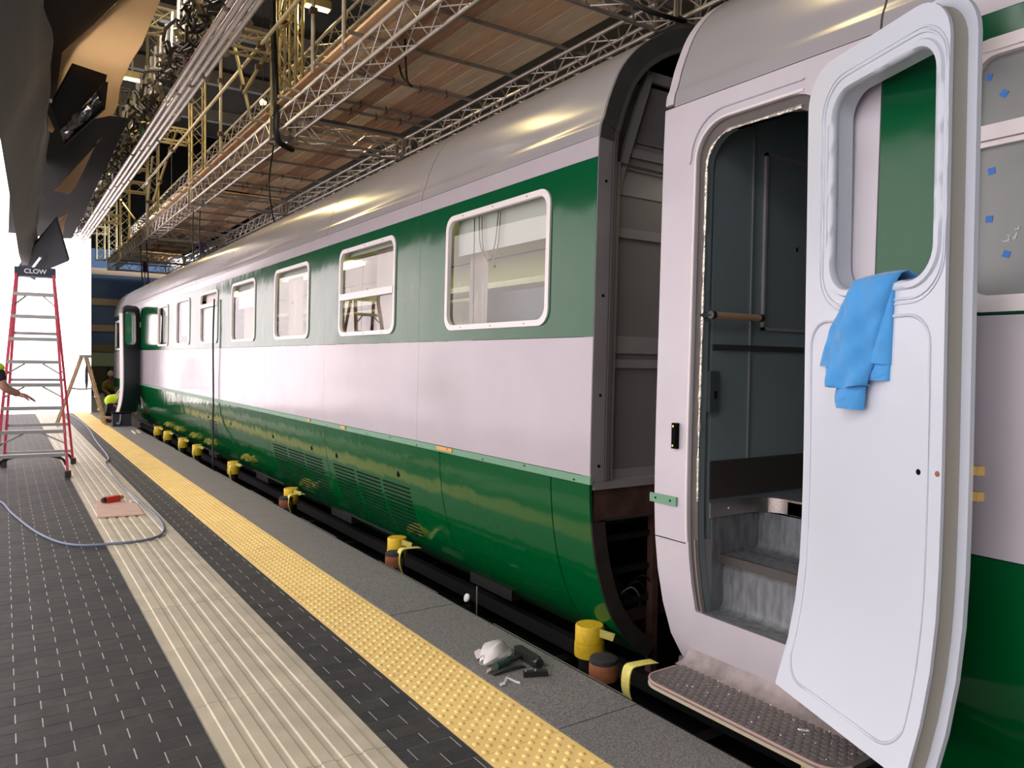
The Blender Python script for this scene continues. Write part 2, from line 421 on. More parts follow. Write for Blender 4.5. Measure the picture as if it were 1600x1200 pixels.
# ------------------------------------------------------------------ coach shape
PR = [(3.30,-0.24),(3.08,-0.06),(2.968,0.053),(2.876,0.2),(2.805,0.395),(2.763,0.583),(2.741,0.766),(2.733,0.96),(2.733,1.3),(2.739,1.75),(2.746,2.37),
      (2.756,2.86),(2.786,2.98),(2.829,3.11),(2.92,3.29),(3.088,3.457),(3.354,3.597),(3.75,3.70),(4.2,3.74)]
PC = [(p.x, p.y) for p in catmull([(x, z, 0) for x, z in PR], 5)]
XM = 4.2
def Xp(z):
    if z <= PC[0][1]: return PC[0][0]
    for (x0, z0), (x1, z1) in zip(PC[:-1], PC[1:]):
        if z0 <= z <= z1: return x0+(x1-x0)*(z-z0)/max(1e-9, z1-z0)
    return PC[-1][0]
def cut(z0, z1):
    return [(Xp(z0), z0)] + [(x, z) for x, z in PC if z0+1e-4 < z < z1-1e-4] + [(Xp(z1), z1)]
def shell(mb, line, y0, y1, th, ny=1):
    "curved plate: line of (x, z) drawn along y, th thick inwards"
    P = [Vector((x, 0, z)) for x, z in line]; n = len(P); off = []
    for i in range(n):
        t = (P[min(i+1, n-1)]-P[max(i-1, 0)]).normalized(); off.append(Vector((t.z, 0, -t.x))*th)
    rows = [[(p.x, y0+(y1-y0)*j/ny, p.z) for p in P] for j in range(ny+1)]
    return mb.slab(rows, lambda p, i, k: off[k])
def mirror(line): return [(2*XM-x, z) for x, z in reversed(line)]
ROOFL = cut(2.868, 3.74)
ROOF = ROOFL + mirror(ROOFL)[1:]
# ------------------------------------------------------------------ the long green and white coach
c1 = thing('railway_coach', 'long green and white railway coach with grey roof beside the platform', 'railway coach', (4.2, 14.4, 0))
C1A, C1B = 3.29, 25.5
seams = [3.29, 5.44, 7.58, 9.70, 11.81, 13.94, 16.1, 18.1, 20.2, 23.1, 25.5]
for a, b in zip(seams[:-1], seams[1:]):
    part('roof_panel', shell(MB(), ROOF, a+0.005, b-0.005, 0.02), M_roof, c1, smooth=50)
part('roof_liner', shell(MB(), [(x*0.985+XM*0.015, z-0.03) for x, z in ROOF], C1A+0.06, C1B-0.06, 0.015), M_darkgap, c1, smooth=50)
# white letterboard over the windows, green window band in bays, white lower band
WINS = [(3.71, 5.005), (5.885, 7.165), (8.055, 9.31), (10.165, 11.405), (12.255, 13.51), (14.36, 15.615), (16.49, 17.70)]
bays = seams[:8]
DY0, DY1 = 20.25, 20.98
for a, b in list(zip(seams[:8], seams[1:9])) + [(DY1+0.1, 23.1), (23.1, 25.5)]:
    part('letterboard_panel', shell(MB(), cut(2.752, 2.865), a+0.0012, b-0.0012, 0.02), M_white, c1)
    part('lower_panel', shell(MB(), cut(0.965, 1.7465), a+0.0012, b-0.0012, 0.02), M_white, c1)
    w = [q for q in WINS if a < q[0] < b]
    if b == 25.5: w = [(23.9, 25.1)]
    if w:
        y0, y1 = w[0]
        part('window_panel', ring(MB(), rrect(a+0.0012, b-0.0012, 1.75, 2.75, 0.002), rrect(y0+0.03, y1-0.03, 1.86, 2.63, 0.085), Xp, 0.02), M_green, c1, smooth=30)
    else:
        part('window_panel', shell(MB(), cut(1.75, 2.75), a+0.0012, b-0.0012, 0.02), M_green, c1)
part('window_panel', shell(MB(), cut(1.75, 2.75), 20.2, DY0-0.012, 0.02), M_green, c1)
part('waist_rail', shell(MB(), [(x-0.008, z) for x, z in cut(0.918, 0.962)], C1A-0.012, DY0-0.02, 0.02), M_rail, c1)
for k in range(34):
    y = 3.42+0.5*k
    if y < 20: part('rivet', MB().lathe([(0.001, 0), (0.006, 0.001), (0.006, 0.004)], 6, (0, 0, 0)), M_under, c1, local=True).matrix_local = Matrix.Translation(Vector((2.722, y, 0.95 if k % 2 else 0.932))-Vector(c1.location)) @ Matrix.Rotation(math.radians(-90), 4, 'Y')
sk = [3.29, 3.656, 5.06, 7.53, 9.65, 12.2, 13.6, 14.35, 16.2, 18.2, 20.24]
for a, b in zip(sk[:-1], sk[1:]):
    part('skirt_panel', shell(MB(), cut(-0.16, 0.914), a+0.005, b-0.005, 0.018), M_green2, c1, smooth=50)
for a, b in ((DY1+0.1, 23.1), (23.1, 25.5)):
    part('skirt_panel', shell(MB(), cut(-0.16, 0.96), a+0.005, b-0.005, 0.018), M_green2, c1, smooth=50)
part('side_liner', shell(MB(), [(x+0.032, z) for x, z in cut(-0.2, 0.93)], C1A+0.05, 20.2, 0.012), M_darkgap, c1, smooth=50)
# round holes and louvres in the skirt
for y in (5.818, 7.239, 7.978, 9.384, 11.482, 12.946):
    z = 0.646; x = Xp(z)
    part('vent_hole', MB().lathe([(0.001, 0), (0.026, 0.0), (0.026, 0.003), (0.02, 0.0045)], 12), M_darkgap, c1, local=True).matrix_local = Matrix.Translation(Vector((x, y, z))-Vector(c1.location)) @ Matrix.Rotation(math.radians(-90), 4, 'Y')
def slot(y0, y1, z):
    x = Xp(z); x2 = Xp(z-0.012)
    return MB().add([(x-0.003, y0, z), (x-0.003, y1, z), (x2-0.004, y1, z-0.012), (x2-0.004, y0, z-0.012), (x+0.01, y0, z), (x+0.01, y1, z), (x2+0.01, y1, z-0.012), (x2+0.01, y0, z-0.012)],
                    [(0,1,2,3),(7,6,5,4),(4,5,1,0),(3,2,6,7),(1,5,6,2),(4,0,3,7)])
for g0, g1 in ((5.60, 7.39), (7.67, 9.47)):
    w = (g1-g0)/3
    for c in range(3):
        for r in range(13):
            part('louvre', slot(g0+w*c+0.035, g0+w*(c+1)-0.035, 0.552-0.036*r), M_darkgap, c1, smooth=0)
for r in range(8): part('louvre', slot(12.4, 12.9, 0.60-0.04*r), M_darkgap, c1, smooth=0)
# paint patches: small orange chalk labels
for y, w in ((5.02, 0.17), (7.02, 0.08), (8.0, 0.05)):
    z = 0.945
    part('orange_mark', MB().box(Xp(z)-0.0135, Xp(z)-0.0105, y-w, y+w*0.4, z-0.012, z+0.014), mat('orange_label', (226, 160, 80), 0.6), c1, smooth=0)
# windows: frame with its pane, blinds and curtains behind
def window(y0, y1, bar=None, glass_mat=None, film=False):
    f = part('window', ring(MB(), rrect(y0, y1, 1.825, 2.66, 0.10), rrect(y0+0.036, y1-0.036, 1.862, 2.622, 0.082), lambda z: Xp(z)-0.012, 0.03, 1), M_frame, c1)
    if bar: part('glazing_bar', MB().box(Xp(bar)-0.018, Xp(bar)+0.014, y0+0.03, y1-0.03, bar-0.03, bar+0.03), M_frame, f)
    z0 = 1.86; z1 = 2.62
    part('pane', plate(MB(), rrect(y0+0.034, y1-0.034, 1.858, 2.625 if bar != 2.44 else 2.44, 0.08), lambda z: Xp(z)+0.014, 0.005), M_glass, f)
    for k in range(3):
        yy = y0+0.25+0.4*k
        for zz in (1.843, 2.642): part('screw', MB().box(Xp(zz)-0.014, Xp(zz)-0.011, yy-0.004, yy+0.004, zz-0.004, zz+0.004), M_tool, f, smooth=0)
    return f
for (y0, y1), b in zip(WINS, (None, 2.20, None, None, 2.44, None, None)): window(y0, y1, b)
f = part('window', ring(MB(), rrect(23.9, 25.1, 1.77, 2.62, 0.02), rrect(23.96, 25.04, 1.83, 2.56, 0.02), lambda z: Xp(z)-0.012, 0.03, 1), M_frame, c1)
part('pane', plate(MB(), rrect(23.95, 25.05, 1.82, 2.57, 0.02), lambda z: Xp(z)+0.014, 0.005), M_glass, f)
def folds(y0, y1, z0, z1, x, amp=0.03, n=9, lean=0.0, seed=1):
    rnd = random.Random(seed); rows = []
    ph = [rnd.uniform(0, 6.28) for _ in range(4)]
    for i in range(9):
        t = i/8; z = z0+(z1-z0)*t; row = []
        for k in range(n*4+1):
            u = k/(n*4)
            y = y0+(y1-y0)*u*(1-lean*(1-t))
            row.append((x+amp*math.sin(u*n*6.28+ph[0]+0.6*math.sin(t*3+ph[1]))*(0.6+0.4*math.sin(u*7+ph[2])), y, z))
        rows.append(row)
    return MB().slab(rows, (0.004, 0, 0))
def blind(y0, y1, z0): part('window_blind', MB().box(2.83, 2.836, y0+0.03, y1-0.03, z0, 2.66), M_blind, c1, smooth=0)
def curtain(y0, y1, n, seed, z0=1.84, m=None): part('curtain', folds(y0, y1, z0, 2.64, 2.93, 0.05, n, 0.0, seed), m or M_drape, c1, smooth=60)
part('cable_loop', MB().tube(catmull([(2.79, 4.62, 2.62), (2.79, 4.60, 2.42), (2.79, 4.50, 2.31), (2.79, 4.41, 2.40), (2.79, 4.37, 2.62)], 6), 0.0045, 5).tube(catmull([(2.80, 4.60, 2.62), (2.80, 4.58, 2.40), (2.80, 4.49, 2.28), (2.80, 4.39, 2.38), (2.80, 4.36, 2.62)], 6), 0.0045, 5), mat('tan_cord', (150, 132, 110), 0.7), c1)
part('pane_joint', MB().box(2.768, 2.772, 4.648, 4.654, 1.87, 2.61), M_darkgap, c1, smooth=0)
blind(*WINS[0], 2.38); curtain(4.74, 4.98, 5, 1)
curtain(5.93, 6.62, 9, 2); part('window_blind', MB().box(2.83, 2.836, 5.9, 7.14, 2.6, 2.66), M_blind, c1, smooth=0)
curtain(8.95, 9.28, 6, 3); blind(*WINS[2], 2.54)
curtain(10.2, 11.38, 14, 4); blind(*WINS[3], 2.3)
blind(12.255, 13.51, 1.95); part('window_blind', MB().box(2.80, 2.806, 12.3, 13.45, 1.85, 2.36), M_blind, c1, smooth=0)
curtain(14.4, 15.6, 12, 5); blind(*WINS[5], 2.0); blind(*WINS[6], 1.9)
# inside of the coach
part('coach_floor', MB().box(2.80, 5.60, C1A+0.12, 20.1, 0.93, 0.985), M_lino, c1, smooth=0)
part('coach_ceiling', MB().box(2.88, 5.52, C1A+0.12, 20.1, 3.0, 3.03), M_cream, c1, smooth=0)
for a, b in zip(seams[:8], seams[1:9]):
    w = [q for q in WINS if a < q[0] < b]
    X2 = lambda z: 2*XM-Xp(z)-0.05
    y0, y1 = (w[0] if w else (a+0.4, b-0.4))
    part('inner_wall', ring(MB(), rrect(a+0.01 if a > 3.3 else 3.42, min(b-0.0, 20.1), 0.99, 2.99, 0.002), rrect(y0, y1, 1.70, 2.26, 0.06), X2, 0.03, 2), M_cream, c1, smooth=30)
    part('curtain', folds(y1-0.5, y1-0.05, 1.8, 2.4, 5.52, 0.025, 7, 0, int(a*10)), mat('grey_curtain', (176, 172, 148), 0.8), c1, smooth=60)
    part('curtain', folds(y0-0.1, y0+0.25, 1.8, 2.4, 5.52, 0.025, 5, 0, int(b*10)), mat('grey_curtain', (176, 172, 148), 0.8), c1, smooth=60)
    part('seat_back', plate(MB(), rrect(a+0.35, a+1.55, 1.0, 1.72, 0.12, 0.02), lambda z: 4.9, 0.07), M_seat, c1, smooth=30)
part('seat_back', plate(MB(), rrect(3.78, 5.3, 1.0, 2.13, 0.22, 0.02), lambda z: 3.15, 0.06), M_seat, c1, smooth=30)
part('luggage_rack', MB().box(5.0, 5.5, 3.6, 20.0, 2.50, 2.515).box(4.98, 5.01, 3.6, 20.0, 2.50, 2.57).box(5.15, 5.17, 3.6, 20, 2.515, 2.53).box(5.3, 5.32, 3.6, 20, 2.515, 2.53), M_alud, c1, smooth=0)
for y in (4.4, 6.5, 8.7, 10.8, 12.9, 15.0, 17.1): part('ceiling_tube', MB().box(4.1, 4.3, y-0.55, y+0.55, 2.955, 2.985), M_tubelit, c1, smooth=0)
for y in (4.36, 8.7, 13.0, 17.1):
    l = bpy.data.lights.new('coach_lamp', 'AREA'); l.shape = 'RECTANGLE'; l.size = 0.3; l.size_y = 3.6; l.energy = 40; l.color = (1.0, 0.93, 0.66)
    lo = bpy.data.objects.new('coach_lamp', l); COL.objects.link(lo); lo.location = (4.2-c1.location.x, y-c1.location.y, 2.94); lo.parent = c1
# far side of the shell and the underframe
part('far_side', shell(MB(), mirror(cut(-0.16, 1.80)), C1A+0.02, C1B, 0.02), M_green2, c1, smooth=50)
part('far_side', shell(MB(), mirror(cut(2.62, 2.866)), C1A+0.02, C1B, 0.02), M_green, c1, smooth=50)
for a, b in zip([C1A+0.02]+[w[1] for w in WINS], [w[0] for w in WINS]+[C1B]):
    part('far_side', shell(MB(), mirror(cut(1.80, 2.62)), a, b, 0.02), M_green, c1, smooth=50)
part('underframe', MB().box(3.0, 5.4, C1A+0.2, 25.3, 0.62, 0.90), M_under, c1, smooth=0)
for y in (6.3, 9.9, 13.5, 17.2, 21.2): part('equipment_box', MB().box(3.05, 5.3, y, y+1.5, -0.05, 0.6), M_under, c1, smooth=0)
for k in range(6): part('equipment_box', MB().box(3.1, 3.5, 4.6+3.1*k, 5.2+3.1*k, -0.16, 0.5), M_under, c1, smooth=0)
o = part('far_end', plate(MB(), [(x, z) for x, z in (cut(-0.1, 3.74)+mirror(cut(-0.1, 3.74))[1:])], lambda z: 0, 0.05), M_endgrey, c1, smooth=30)
for v in o.data.vertices:   # the plate was drawn in (y, z): turn it across the coach end
    x, y, z = v.co; wx = y + c1.location.y; v.co = (wx-c1.location.x, C1B-0.06+(x+c1.location.x)-c1.location.y, z)
# ------------------------------------------------------------------ open near end of the coach
E0 = C1A
def endline(off, z0, z1=3.74):
    ln = cut(z0, z1); P = [Vector((x, 0, z)) for x, z in ln]; n = len(P); out = []
    for i in range(n):
        t = (P[min(i+1, n-1)]-P[max(i-1, 0)]).normalized(); out.append((P[i].x+t.z*off, P[i].z-t.x*off))
    return out
def band(o0, o1, z0, y0, y1, mirror_too=True, z1=3.74):
    A = endline(o0, z0, z1); B = endline(o1, z0, z1)
    if mirror_too: A = A + mirror(A)[1:]; B = B + mirror(B)[1:]
    mb = MB().slab([[(x, y0, z) for x, z in A], [(x, y0, z) for x, z in B]], (0, y1-y0, 0))
    return mb
part('end_rim', band(0.002, 0.10, 0.93, E0-0.004, E0+0.08), M_endgrey, c1, smooth=40)
part('roof_rim', band(0.002, 0.135, 2.86, E0-0.012, E0-0.005), mat('dark_rim', (72, 70, 71), 0.4, var=0.1), c1, smooth=40)
part('end_bead', band(0.105, 0.13, 0.93, E0-0.014, E0+0.05), mat('bead_grey', (92, 88, 88), 0.35), c1, smooth=40)
part('end_post', band(0.14, 0.175, 0.93, E0+0.01, E0+0.06, True, 2.75), M_endgrey, c1, smooth=40)
# bulkhead panel with its straps
bz0, bz1 = 0.93, 3.40
A = endline(0.13, bz0, 3.33)
mb = MB().slab([[(x, E0+0.075, z) for x, z in A], [(2*XM-x, E0+0.075, z) for x, z in A]], (0, 0.03, 0))
part('bulkhead', mb, mat('bulkhead_grey', (112, 108, 110), 0.5, var=0.06, vscale=2), c1, smooth=0)
sm = M_endgrey
def strap(z, h, xa=None, dy=0.055): part('strap', MB().box(xa or Xp(z)+0.16, 2*XM-Xp(z)-0.16, E0+dy, E0+0.08, z-h/2, z+h/2), sm, c1, smooth=0)
strap(2.36, 0.055); strap(1.60, 0.05); strap(2.83, 0.05, 3.05); strap(3.30, 0.06, 3.16); strap(0.955, 0.05)
part('lower_plate', MB().box(2.9, 5.5, E0+0.058, E0+0.078, 1.66, 1.76), sm, c1, smooth=0)
part('upper_plate', MB().box(2.93, 5.47, E0+0.066, E0+0.078, 2.58, 2.72), sm, c1, smooth=0)
part('slanted_strap', MB().bar((2.93, E0+0.06, 2.62), (3.17, E0+0.06, 3.30), 0.05, 0.05, (0, 1, 0)), sm, c1, smooth=0)
part('end_sill', MB().box(2.76, 5.64, E0-0.004, E0+0.1, 0.885, 0.93), M_endgrey, c1, smooth=0)
for z in (2.62, 1.98, 1.42, 1.02): part('bolt_hole', MB().lathe([(0.001, 0), (0.009, 0), (0.009, 0.004), (0.005, 0.006)], 8), M_darkgap, c1, local=True).matrix_local = Matrix.Translation(Vector((Xp(z)+0.06, E0-0.003, z))-Vector(c1.location)) @ Matrix.Rotation(math.radians(90), 4, 'X')
part('cross_beam', MB().box(2.78, 5.62, E0+0.02, E0+0.14, 0.70, 0.884), M_rust, c1, smooth=0)
part('skirt_rib', band(0.003, 0.10, -0.16, E0-0.003, E0+0.05, True, 0.70), mat('rib_black', (44, 38, 36), 0.6, var=0.3, vscale=8), c1, smooth=40)
for z, x0 in ((0.56, 2.88), (0.36, 2.92), (0.16, 3.02)):
    part('frame_bar', MB().bar((x0, E0+0.12, z), (5.5, E0+0.12, z+0.02), 0.03, 0.035), M_under, c1, smooth=0)
part('frame_brace', MB().bar((2.95, E0+0.16, 0.42), (3.5, E0+0.2, -0.2), 0.04, 0.05), M_under, c1, smooth=0)
part('frame_brace', MB().bar((3.0, E0+0.16, 0.05), (3.6, E0+0.2, 0.05), 0.04, 0.08), M_rust, c1, smooth=0)
part('frame_post', MB().bar((3.33, E0+0.1, -0.3), (3.33, E0+0.1, 0.7), 0.05, 0.05), M_rust, c1, smooth=0)
part('frame_post', MB().bar((2.90, E0+0.08, 0.25), (2.84, E0+0.08, 0.69), 0.05, 0.05), M_rust, c1, smooth=0)
for a in range(4):
    pts = [(3.02+0.08*a, E0+0.2+0.05*a, 0.1), (3.1+0.05*a, E0+0.1, 0.22+0.03*a), (3.22+0.06*a, E0+0.15, 0.12), (3.3, E0+0.3, 0.0)]
    part('loose_cable', MB().tube(catmull(pts, 5), 0.006, 5), M_cable if a == 1 else M_blackcab, c1)
# ------------------------------------------------------------------ far doorway of the long coach and its open leaf
livery = bpy.data.materials.new('livery_bands'); livery.use_nodes = True
def _liv():
    nt = livery.node_tree; N = nt.nodes; L = nt.links; b = N['Principled BSDF']; b.inputs['Roughness'].default_value = 0.2; b.inputs['Coat Weight'].default_value = 0.8
    g = N.new('ShaderNodeNewGeometry'); s = N.new('ShaderNodeSeparateXYZ'); r = N.new('ShaderNodeValToRGB'); mr = N.new('ShaderNodeMapRange')
    mr.inputs[1].default_value = 0; mr.inputs[2].default_value = 4
    L.new(g.outputs['Position'], s.inputs[0]); L.new(s.outputs[2], mr.inputs[0]); L.new(mr.outputs[0], r.inputs[0]); L.new(r.outputs[0], b.inputs['Base Color'])
    cr = r.color_ramp; cr.interpolation = 'CONSTANT'
    st = [(0.0, (6, 96, 50)), (0.93, (224, 216, 222)), (1.748, (8, 82, 46)), (2.752, (224, 216, 222))]
    cr.elements[0].position = 0; cr.elements[0].color = (*lin(st[0][1]), 1); cr.elements[1].position = st[1][0]/4; cr.elements[1].color = (*lin(st[1][1]), 1)
    for z, c in st[2:]: e = cr.elements.new(z/4); e.color = (*lin(c), 1)
_liv()
part('door_surround', ring(MB(), rrect(DY0-0.01, DY1+0.098, -0.16, 2.865, 0.002, k=6, m=16), rrect(DY0+0.05, DY1, 0.34, 2.72, 0.14, 0.01, k=6, m=16), Xp, 0.03, 3), livery, c1, smooth=30)
part('door_inside', MB().box(2.86, 2.90, DY0-0.2, DY1+0.3, 0.3, 2.9), M_slate, c1, smooth=0)
def door_leaf(root, inner_m, outer_m, trim_m, W=0.735, towel=True):
    "leaf in its own frame: y away from the hinge, +x the inner face, z up; the same curve as the coach side"
    w = lambda z: Xp(z)-2.735
    body_o = rrect(0.0, W, 0.30, 2.775, 0.15, 0.012, k=8, m=14); hole = rrect(0.165, W-0.045, 1.885, 2.64, 0.10, 0.11, k=8, m=14)
    # make the hole sit on a slope like the body
    b = part('inner_panel', ring(MB(), body_o, hole, lambda z: w(z)+0.042, 0.012, 14), inner_m, root, smooth=40, local=True)
    part('outer_skin', ring(MB(), rrect(-0.02, W+0.034, 0.27, 2.80, 0.17, 0.02, k=8, m=14), rrect(0.155, W-0.035, 1.875, 2.65, 0.11, 0.12, k=8, m=14), lambda z: w(z)-0.03, 0.016, 14), outer_m, root, smooth=40, local=True)
    part('edge_seal', ring(MB(), rrect(0.003, W-0.004, 0.303, 2.771, 0.148, 0.013, k=8, m=14), rrect(0.035, W-0.036, 0.335, 2.74, 0.125, 0.012, k=8, m=14), lambda z: w(z)-0.0135, 0.055, 2), M_seal, root, smooth=40, local=True)
    part('window_reveal', ring(MB(), rrect(0.150, W-0.03, 1.87, 2.655, 0.112, 0.122, k=8, m=14), hole, lambda z: w(z)-0.032, 0.08, 1), inner_m, root, smooth=40, local=True)
    def bead(loop, r, name, m=inner_m, dx=0.054):
        part(name, MB().tube([(w(z)+dx, y, z) for y, z in loop], r, 6, True), m, root, smooth=60, local=True)
    bead(rrect(0.155, W-0.035, 1.875, 2.65, 0.11, 0.12, k=8, m=14), 0.02, 'window_bead', inner_m, 0.046)
    bead(rrect(0.112, W-0.012, 1.83, 2.685, 0.13, 0.14, k=8, m=14), 0.005, 'window_moulding')
    bead(rrect(0.095, W-0.004, 1.815, 2.70, 0.14, 0.15, k=8, m=14), 0.004, 'window_moulding')
    bead(rrect(0.045, W-0.06, 0.355, 1.775, 0.10, 0.10, k=8, m=14), 0.0065, 'panel_moulding')
    return b
lf = thing('coach_door', 'coach door painted shade-dark, standing open at the far doorway', 'door', (2.722, DY0+0.0, 0), rotz=math.radians(139))
door_leaf(lf, M_endgrey, mat('door_shade_slate', (62, 70, 78), 0.4), M_endgrey, 0.6)  # outer face painted slate to stand for its weakly lit livery
part('edge_strip', MB().slab([[(Xp(0.3+2.3*i/14)-2.735-0.034, 0.63, 0.3+2.3*i/14) for i in range(15)], [(Xp(0.3+2.3*i/14)-2.735-0.034, 0.665, 0.3+2.3*i/14) for i in range(15)]], (0.08, 0, 0)), M_frame, lf, local=True)
for z in (2.3, 1.65, 1.0): part('hinge', MB().lathe([(0.02, 0), (0.02, 0.12)], 8, (-0.02, -0.02, z)), M_frame, lf, local=True)
# door strap cable hanging down the side near the fifth window
# ------------------------------------------------------------------ the near coach in white primer, with its doorway
c2 = thing('railway_coach', 'nearer railway coach end with open white doorway, steps and footboard', 'railway coach', (4.2, 0.0, 0))
N0, N1 = 2.78, -3.4
for a, b in ((2.718, 1.662), (1.652, -0.5), (-0.505, -3.4)):
    part('roof_panel', shell(MB(), ROOF, b, a, 0.02), M_roof, c2, smooth=50)
part('roof_edge', shell(MB(), [(x-0.001, z) for x, z in cut(2.885, 3.74)]+mirror(cut(2.885, 3.74))[1:], 2.728, N0, 0.02), M_white2, c2, smooth=50)
part('roof_liner', shell(MB(), [(x*0.98+XM*0.02, z-0.035) for x, z in ROOF], N1, 2.74, 0.012), M_darkgap, c2, smooth=50)
HO = rrect(1.87, 2.556, 0.396, 2.735, 0.17, 0.01, k=8, m=16)
part('door_surround', ring(MB(), rrect(1.645, N0, 0.03, 2.864, 0.004, k=8, m=16), HO, Xp, 0.02, 4), M_white2, c2, smooth=30)
HI = rrect(1.91, 2.512, 0.396, 2.682, 0.15, 0.01, k=8, m=16)
part('door_frame', ring(MB(), HO, HI, lambda z: Xp(z)+0.022, 0.03, 2), mat('frame_taupe', (92, 86, 82), 0.5, var=0.1), c2, smooth=30)
part('door_reveal', ring(MB(), [(y, z) for y, z in HI], [(y*0.998+0.0044, z) for y, z in HI], lambda z: Xp(z)+0.03, 0.035, 1), M_slate, c2, smooth=30)
rnd = random.Random(3)
lp = [(Xp(z)+0.02, y, z) for y, z in HI if z > 0.94]
# the ragged foil strip runs from the floor on the far jamb over the top
far = [p for p in lp if p[1] > 2.3]; 
path = [(Xp(z)+0.02, 2.512, z) for z in [0.95+0.05*i for i in range(32)]]+[(Xp(z)+0.02, y, z) for y, z in HI[8+16-8:8+16+40] if False]
arc = [(2.512-0.15+0.15*math.cos(math.radians(a)), 2.532+0.15*math.sin(math.radians(a))) for a in range(0, 91, 10)]
path += [(Xp(z)+0.02, y, z) for y, z in arc]+[(Xp(2.682)+0.02, 2.36-0.03*i, 2.682) for i in range(1, 13)]
part('foil_edge', MB().tube(path, [0.006+rnd.uniform(-0.003, 0.004) for _ in path], 6), M_fold, c2, smooth=0)
bl = [(Xp(z)-0.004, y, z) for y, z in HO if z > 0.75]
i0 = max(range(len(bl)), key=lambda i: -bl[i][2])
edge = [(Xp(z)-0.003, 2.562, z) for z in [0.75+0.06*i for i in range(31)]]
arc = [(2.562-0.175+0.175*math.cos(math.radians(a)), 2.566+0.175*math.sin(math.radians(a))) for a in range(0, 91, 10)]
edge += [(Xp(z)-0.003, y, z) for y, z in arc]+[(Xp(2.741)-0.003, 2.38-0.05*i, 2.741) for i in range(1, 9)]
part('door_bead', MB().tube(edge, 0.006, 6), M_frame, c2)
rain = [(Xp(2.56)-0.006, 2.60, 2.56)]+[(Xp(z)-0.006, y, z) for y, z in [(2.582-0.19+0.2*math.cos(math.radians(a)), 2.585+0.2*math.sin(math.radians(a))) for a in range(0, 91, 10)]]+[(Xp(2.785)-0.006, 2.38-0.05*i, 2.785) for i in range(1, 9)]
part('rain_strip', MB().tube(rain, 0.004, 6), M_white2, c2)
part('seam_strip', MB().box(Xp(0.735)-0.0015, Xp(0.735)+0.004, 2.575, N0-0.002, 0.733, 0.737), M_darkgap, c2, smooth=0)
part('door_post', MB().slab([[(Xp(z)+0.006, 2.518, z) for z in [0.37+0.026*i for i in range(16)]], [(Xp(z)+0.12, 2.512, z) for z in [0.37+0.026*i for i in range(16)]]], (0, 0.006, 0)), M_endgrey, c2)
pl = part('latch_keep', MB().box(Xp(1.25)-0.02, Xp(1.25)-0.001, 2.618, 2.652, 1.19, 1.315).box(Xp(1.25)-0.03, Xp(1.25)-0.02, 2.618, 2.628, 1.205, 1.30), M_darkgap, c2, smooth=0)
for z in (1.205, 1.30): part('brass_screw', MB().box(Xp(z)-0.026, Xp(z)-0.0205, 2.632, 2.642, z-0.005, z+0.005), M_brass, pl, smooth=0)
part('green_rail_end', MB().box(Xp(0.93)-0.012, Xp(0.93)-0.001, 2.622, 2.802, 0.908, 0.952), M_rail, c2, smooth=0)
for y in (2.66, 2.76): part('rivet', MB().box(Xp(0.93)-0.0135, Xp(0.93)-0.0125, y-0.005, y+0.005, 0.926, 0.936), M_darkgap, c2, smooth=0)
# side beyond the door: letterboard, green band with window, lower band, skirt
part('letterboard_panel', shell(MB(), cut(2.792, 2.864), N1, 1.64, 0.02), M_white2, c2)
WY0, WY1 = -0.35, 1.352
part('window_panel', ring(MB(), rrect(N1, 1.64, 1.782, 2.79, 0.002), rrect(WY0+0.04, WY1-0.04, 1.83, 2.66, 0.06), Xp, 0.02), M_green, c2, smooth=30)
part('lower_panel', shell(MB(), cut(0.972, 1.779), N1, 1.64, 0.02), M_white2, c2)
part('skirt_panel', shell(MB(), cut(-0.16, 0.968), N1, 1.64, 0.02), M_green2, c2, smooth=50)
wf = part('window', ring(MB(), rrect(WY0, WY1, 1.79, 2.70, 0.09), rrect(WY0+0.055, WY1-0.055, 1.845, 2.642, 0.06), lambda z: Xp(z)-0.014, 0.03, 1), M_frame, c2)
part('glazing_bar', MB().box(Xp(2.38)-0.02, Xp(2.38)+0.012, WY0+0.05, WY1-0.05, 2.362, 2.412), M_frame, wf, smooth=0)
part('glazing_lip', MB().box(Xp(2.38)-0.008, Xp(2.38)+0.012, WY0+0.05, WY1-0.05, 2.342, 2.36).box(Xp(2.66)-0.022, Xp(2.66)-0.012, WY0+0.05, WY1-0.05, 2.655, 2.659), M_frame, wf, smooth=0)
pn = part('pane', plate(MB(), rrect(WY0+0.05, WY1-0.05, 1.84, 2.648, 0.06), lambda z: Xp(z)+0.012, 0.006), M_film, wf)
for i, (y, z, a) in enumerate(((1.269, 2.58, 15), (1.222, 2.513, 40), (1.251, 2.263, -8), (1.253, 2.103, 5), (1.196, 1.98, 20))):
    q = Matrix.Rotation(math.radians(a), 3, 'X'); h = 0.011
    vs = [Vector((0, 0, 0))+q @ Vector((0, sy*h*(1.0 if i else 0.7), sz*h)) for sy, sz in ((-1,-1),(1,-1),(1,1),(-1,1))]
    solo('tape_piece', MB().prism([(Xp(z)+0.010+v.x, y+v.y, z+v.z) for v in vs], (0.0015, 0, 0)), M_tape,
         'blue tape square on the grey window film, ' + ['highest of the five', 'second from the top', 'third from the top under the bar', 'fourth from the top', 'lowest, under the chalk letters'][i], 'tape', 'blue tape squares on the near coach window', smooth=0)
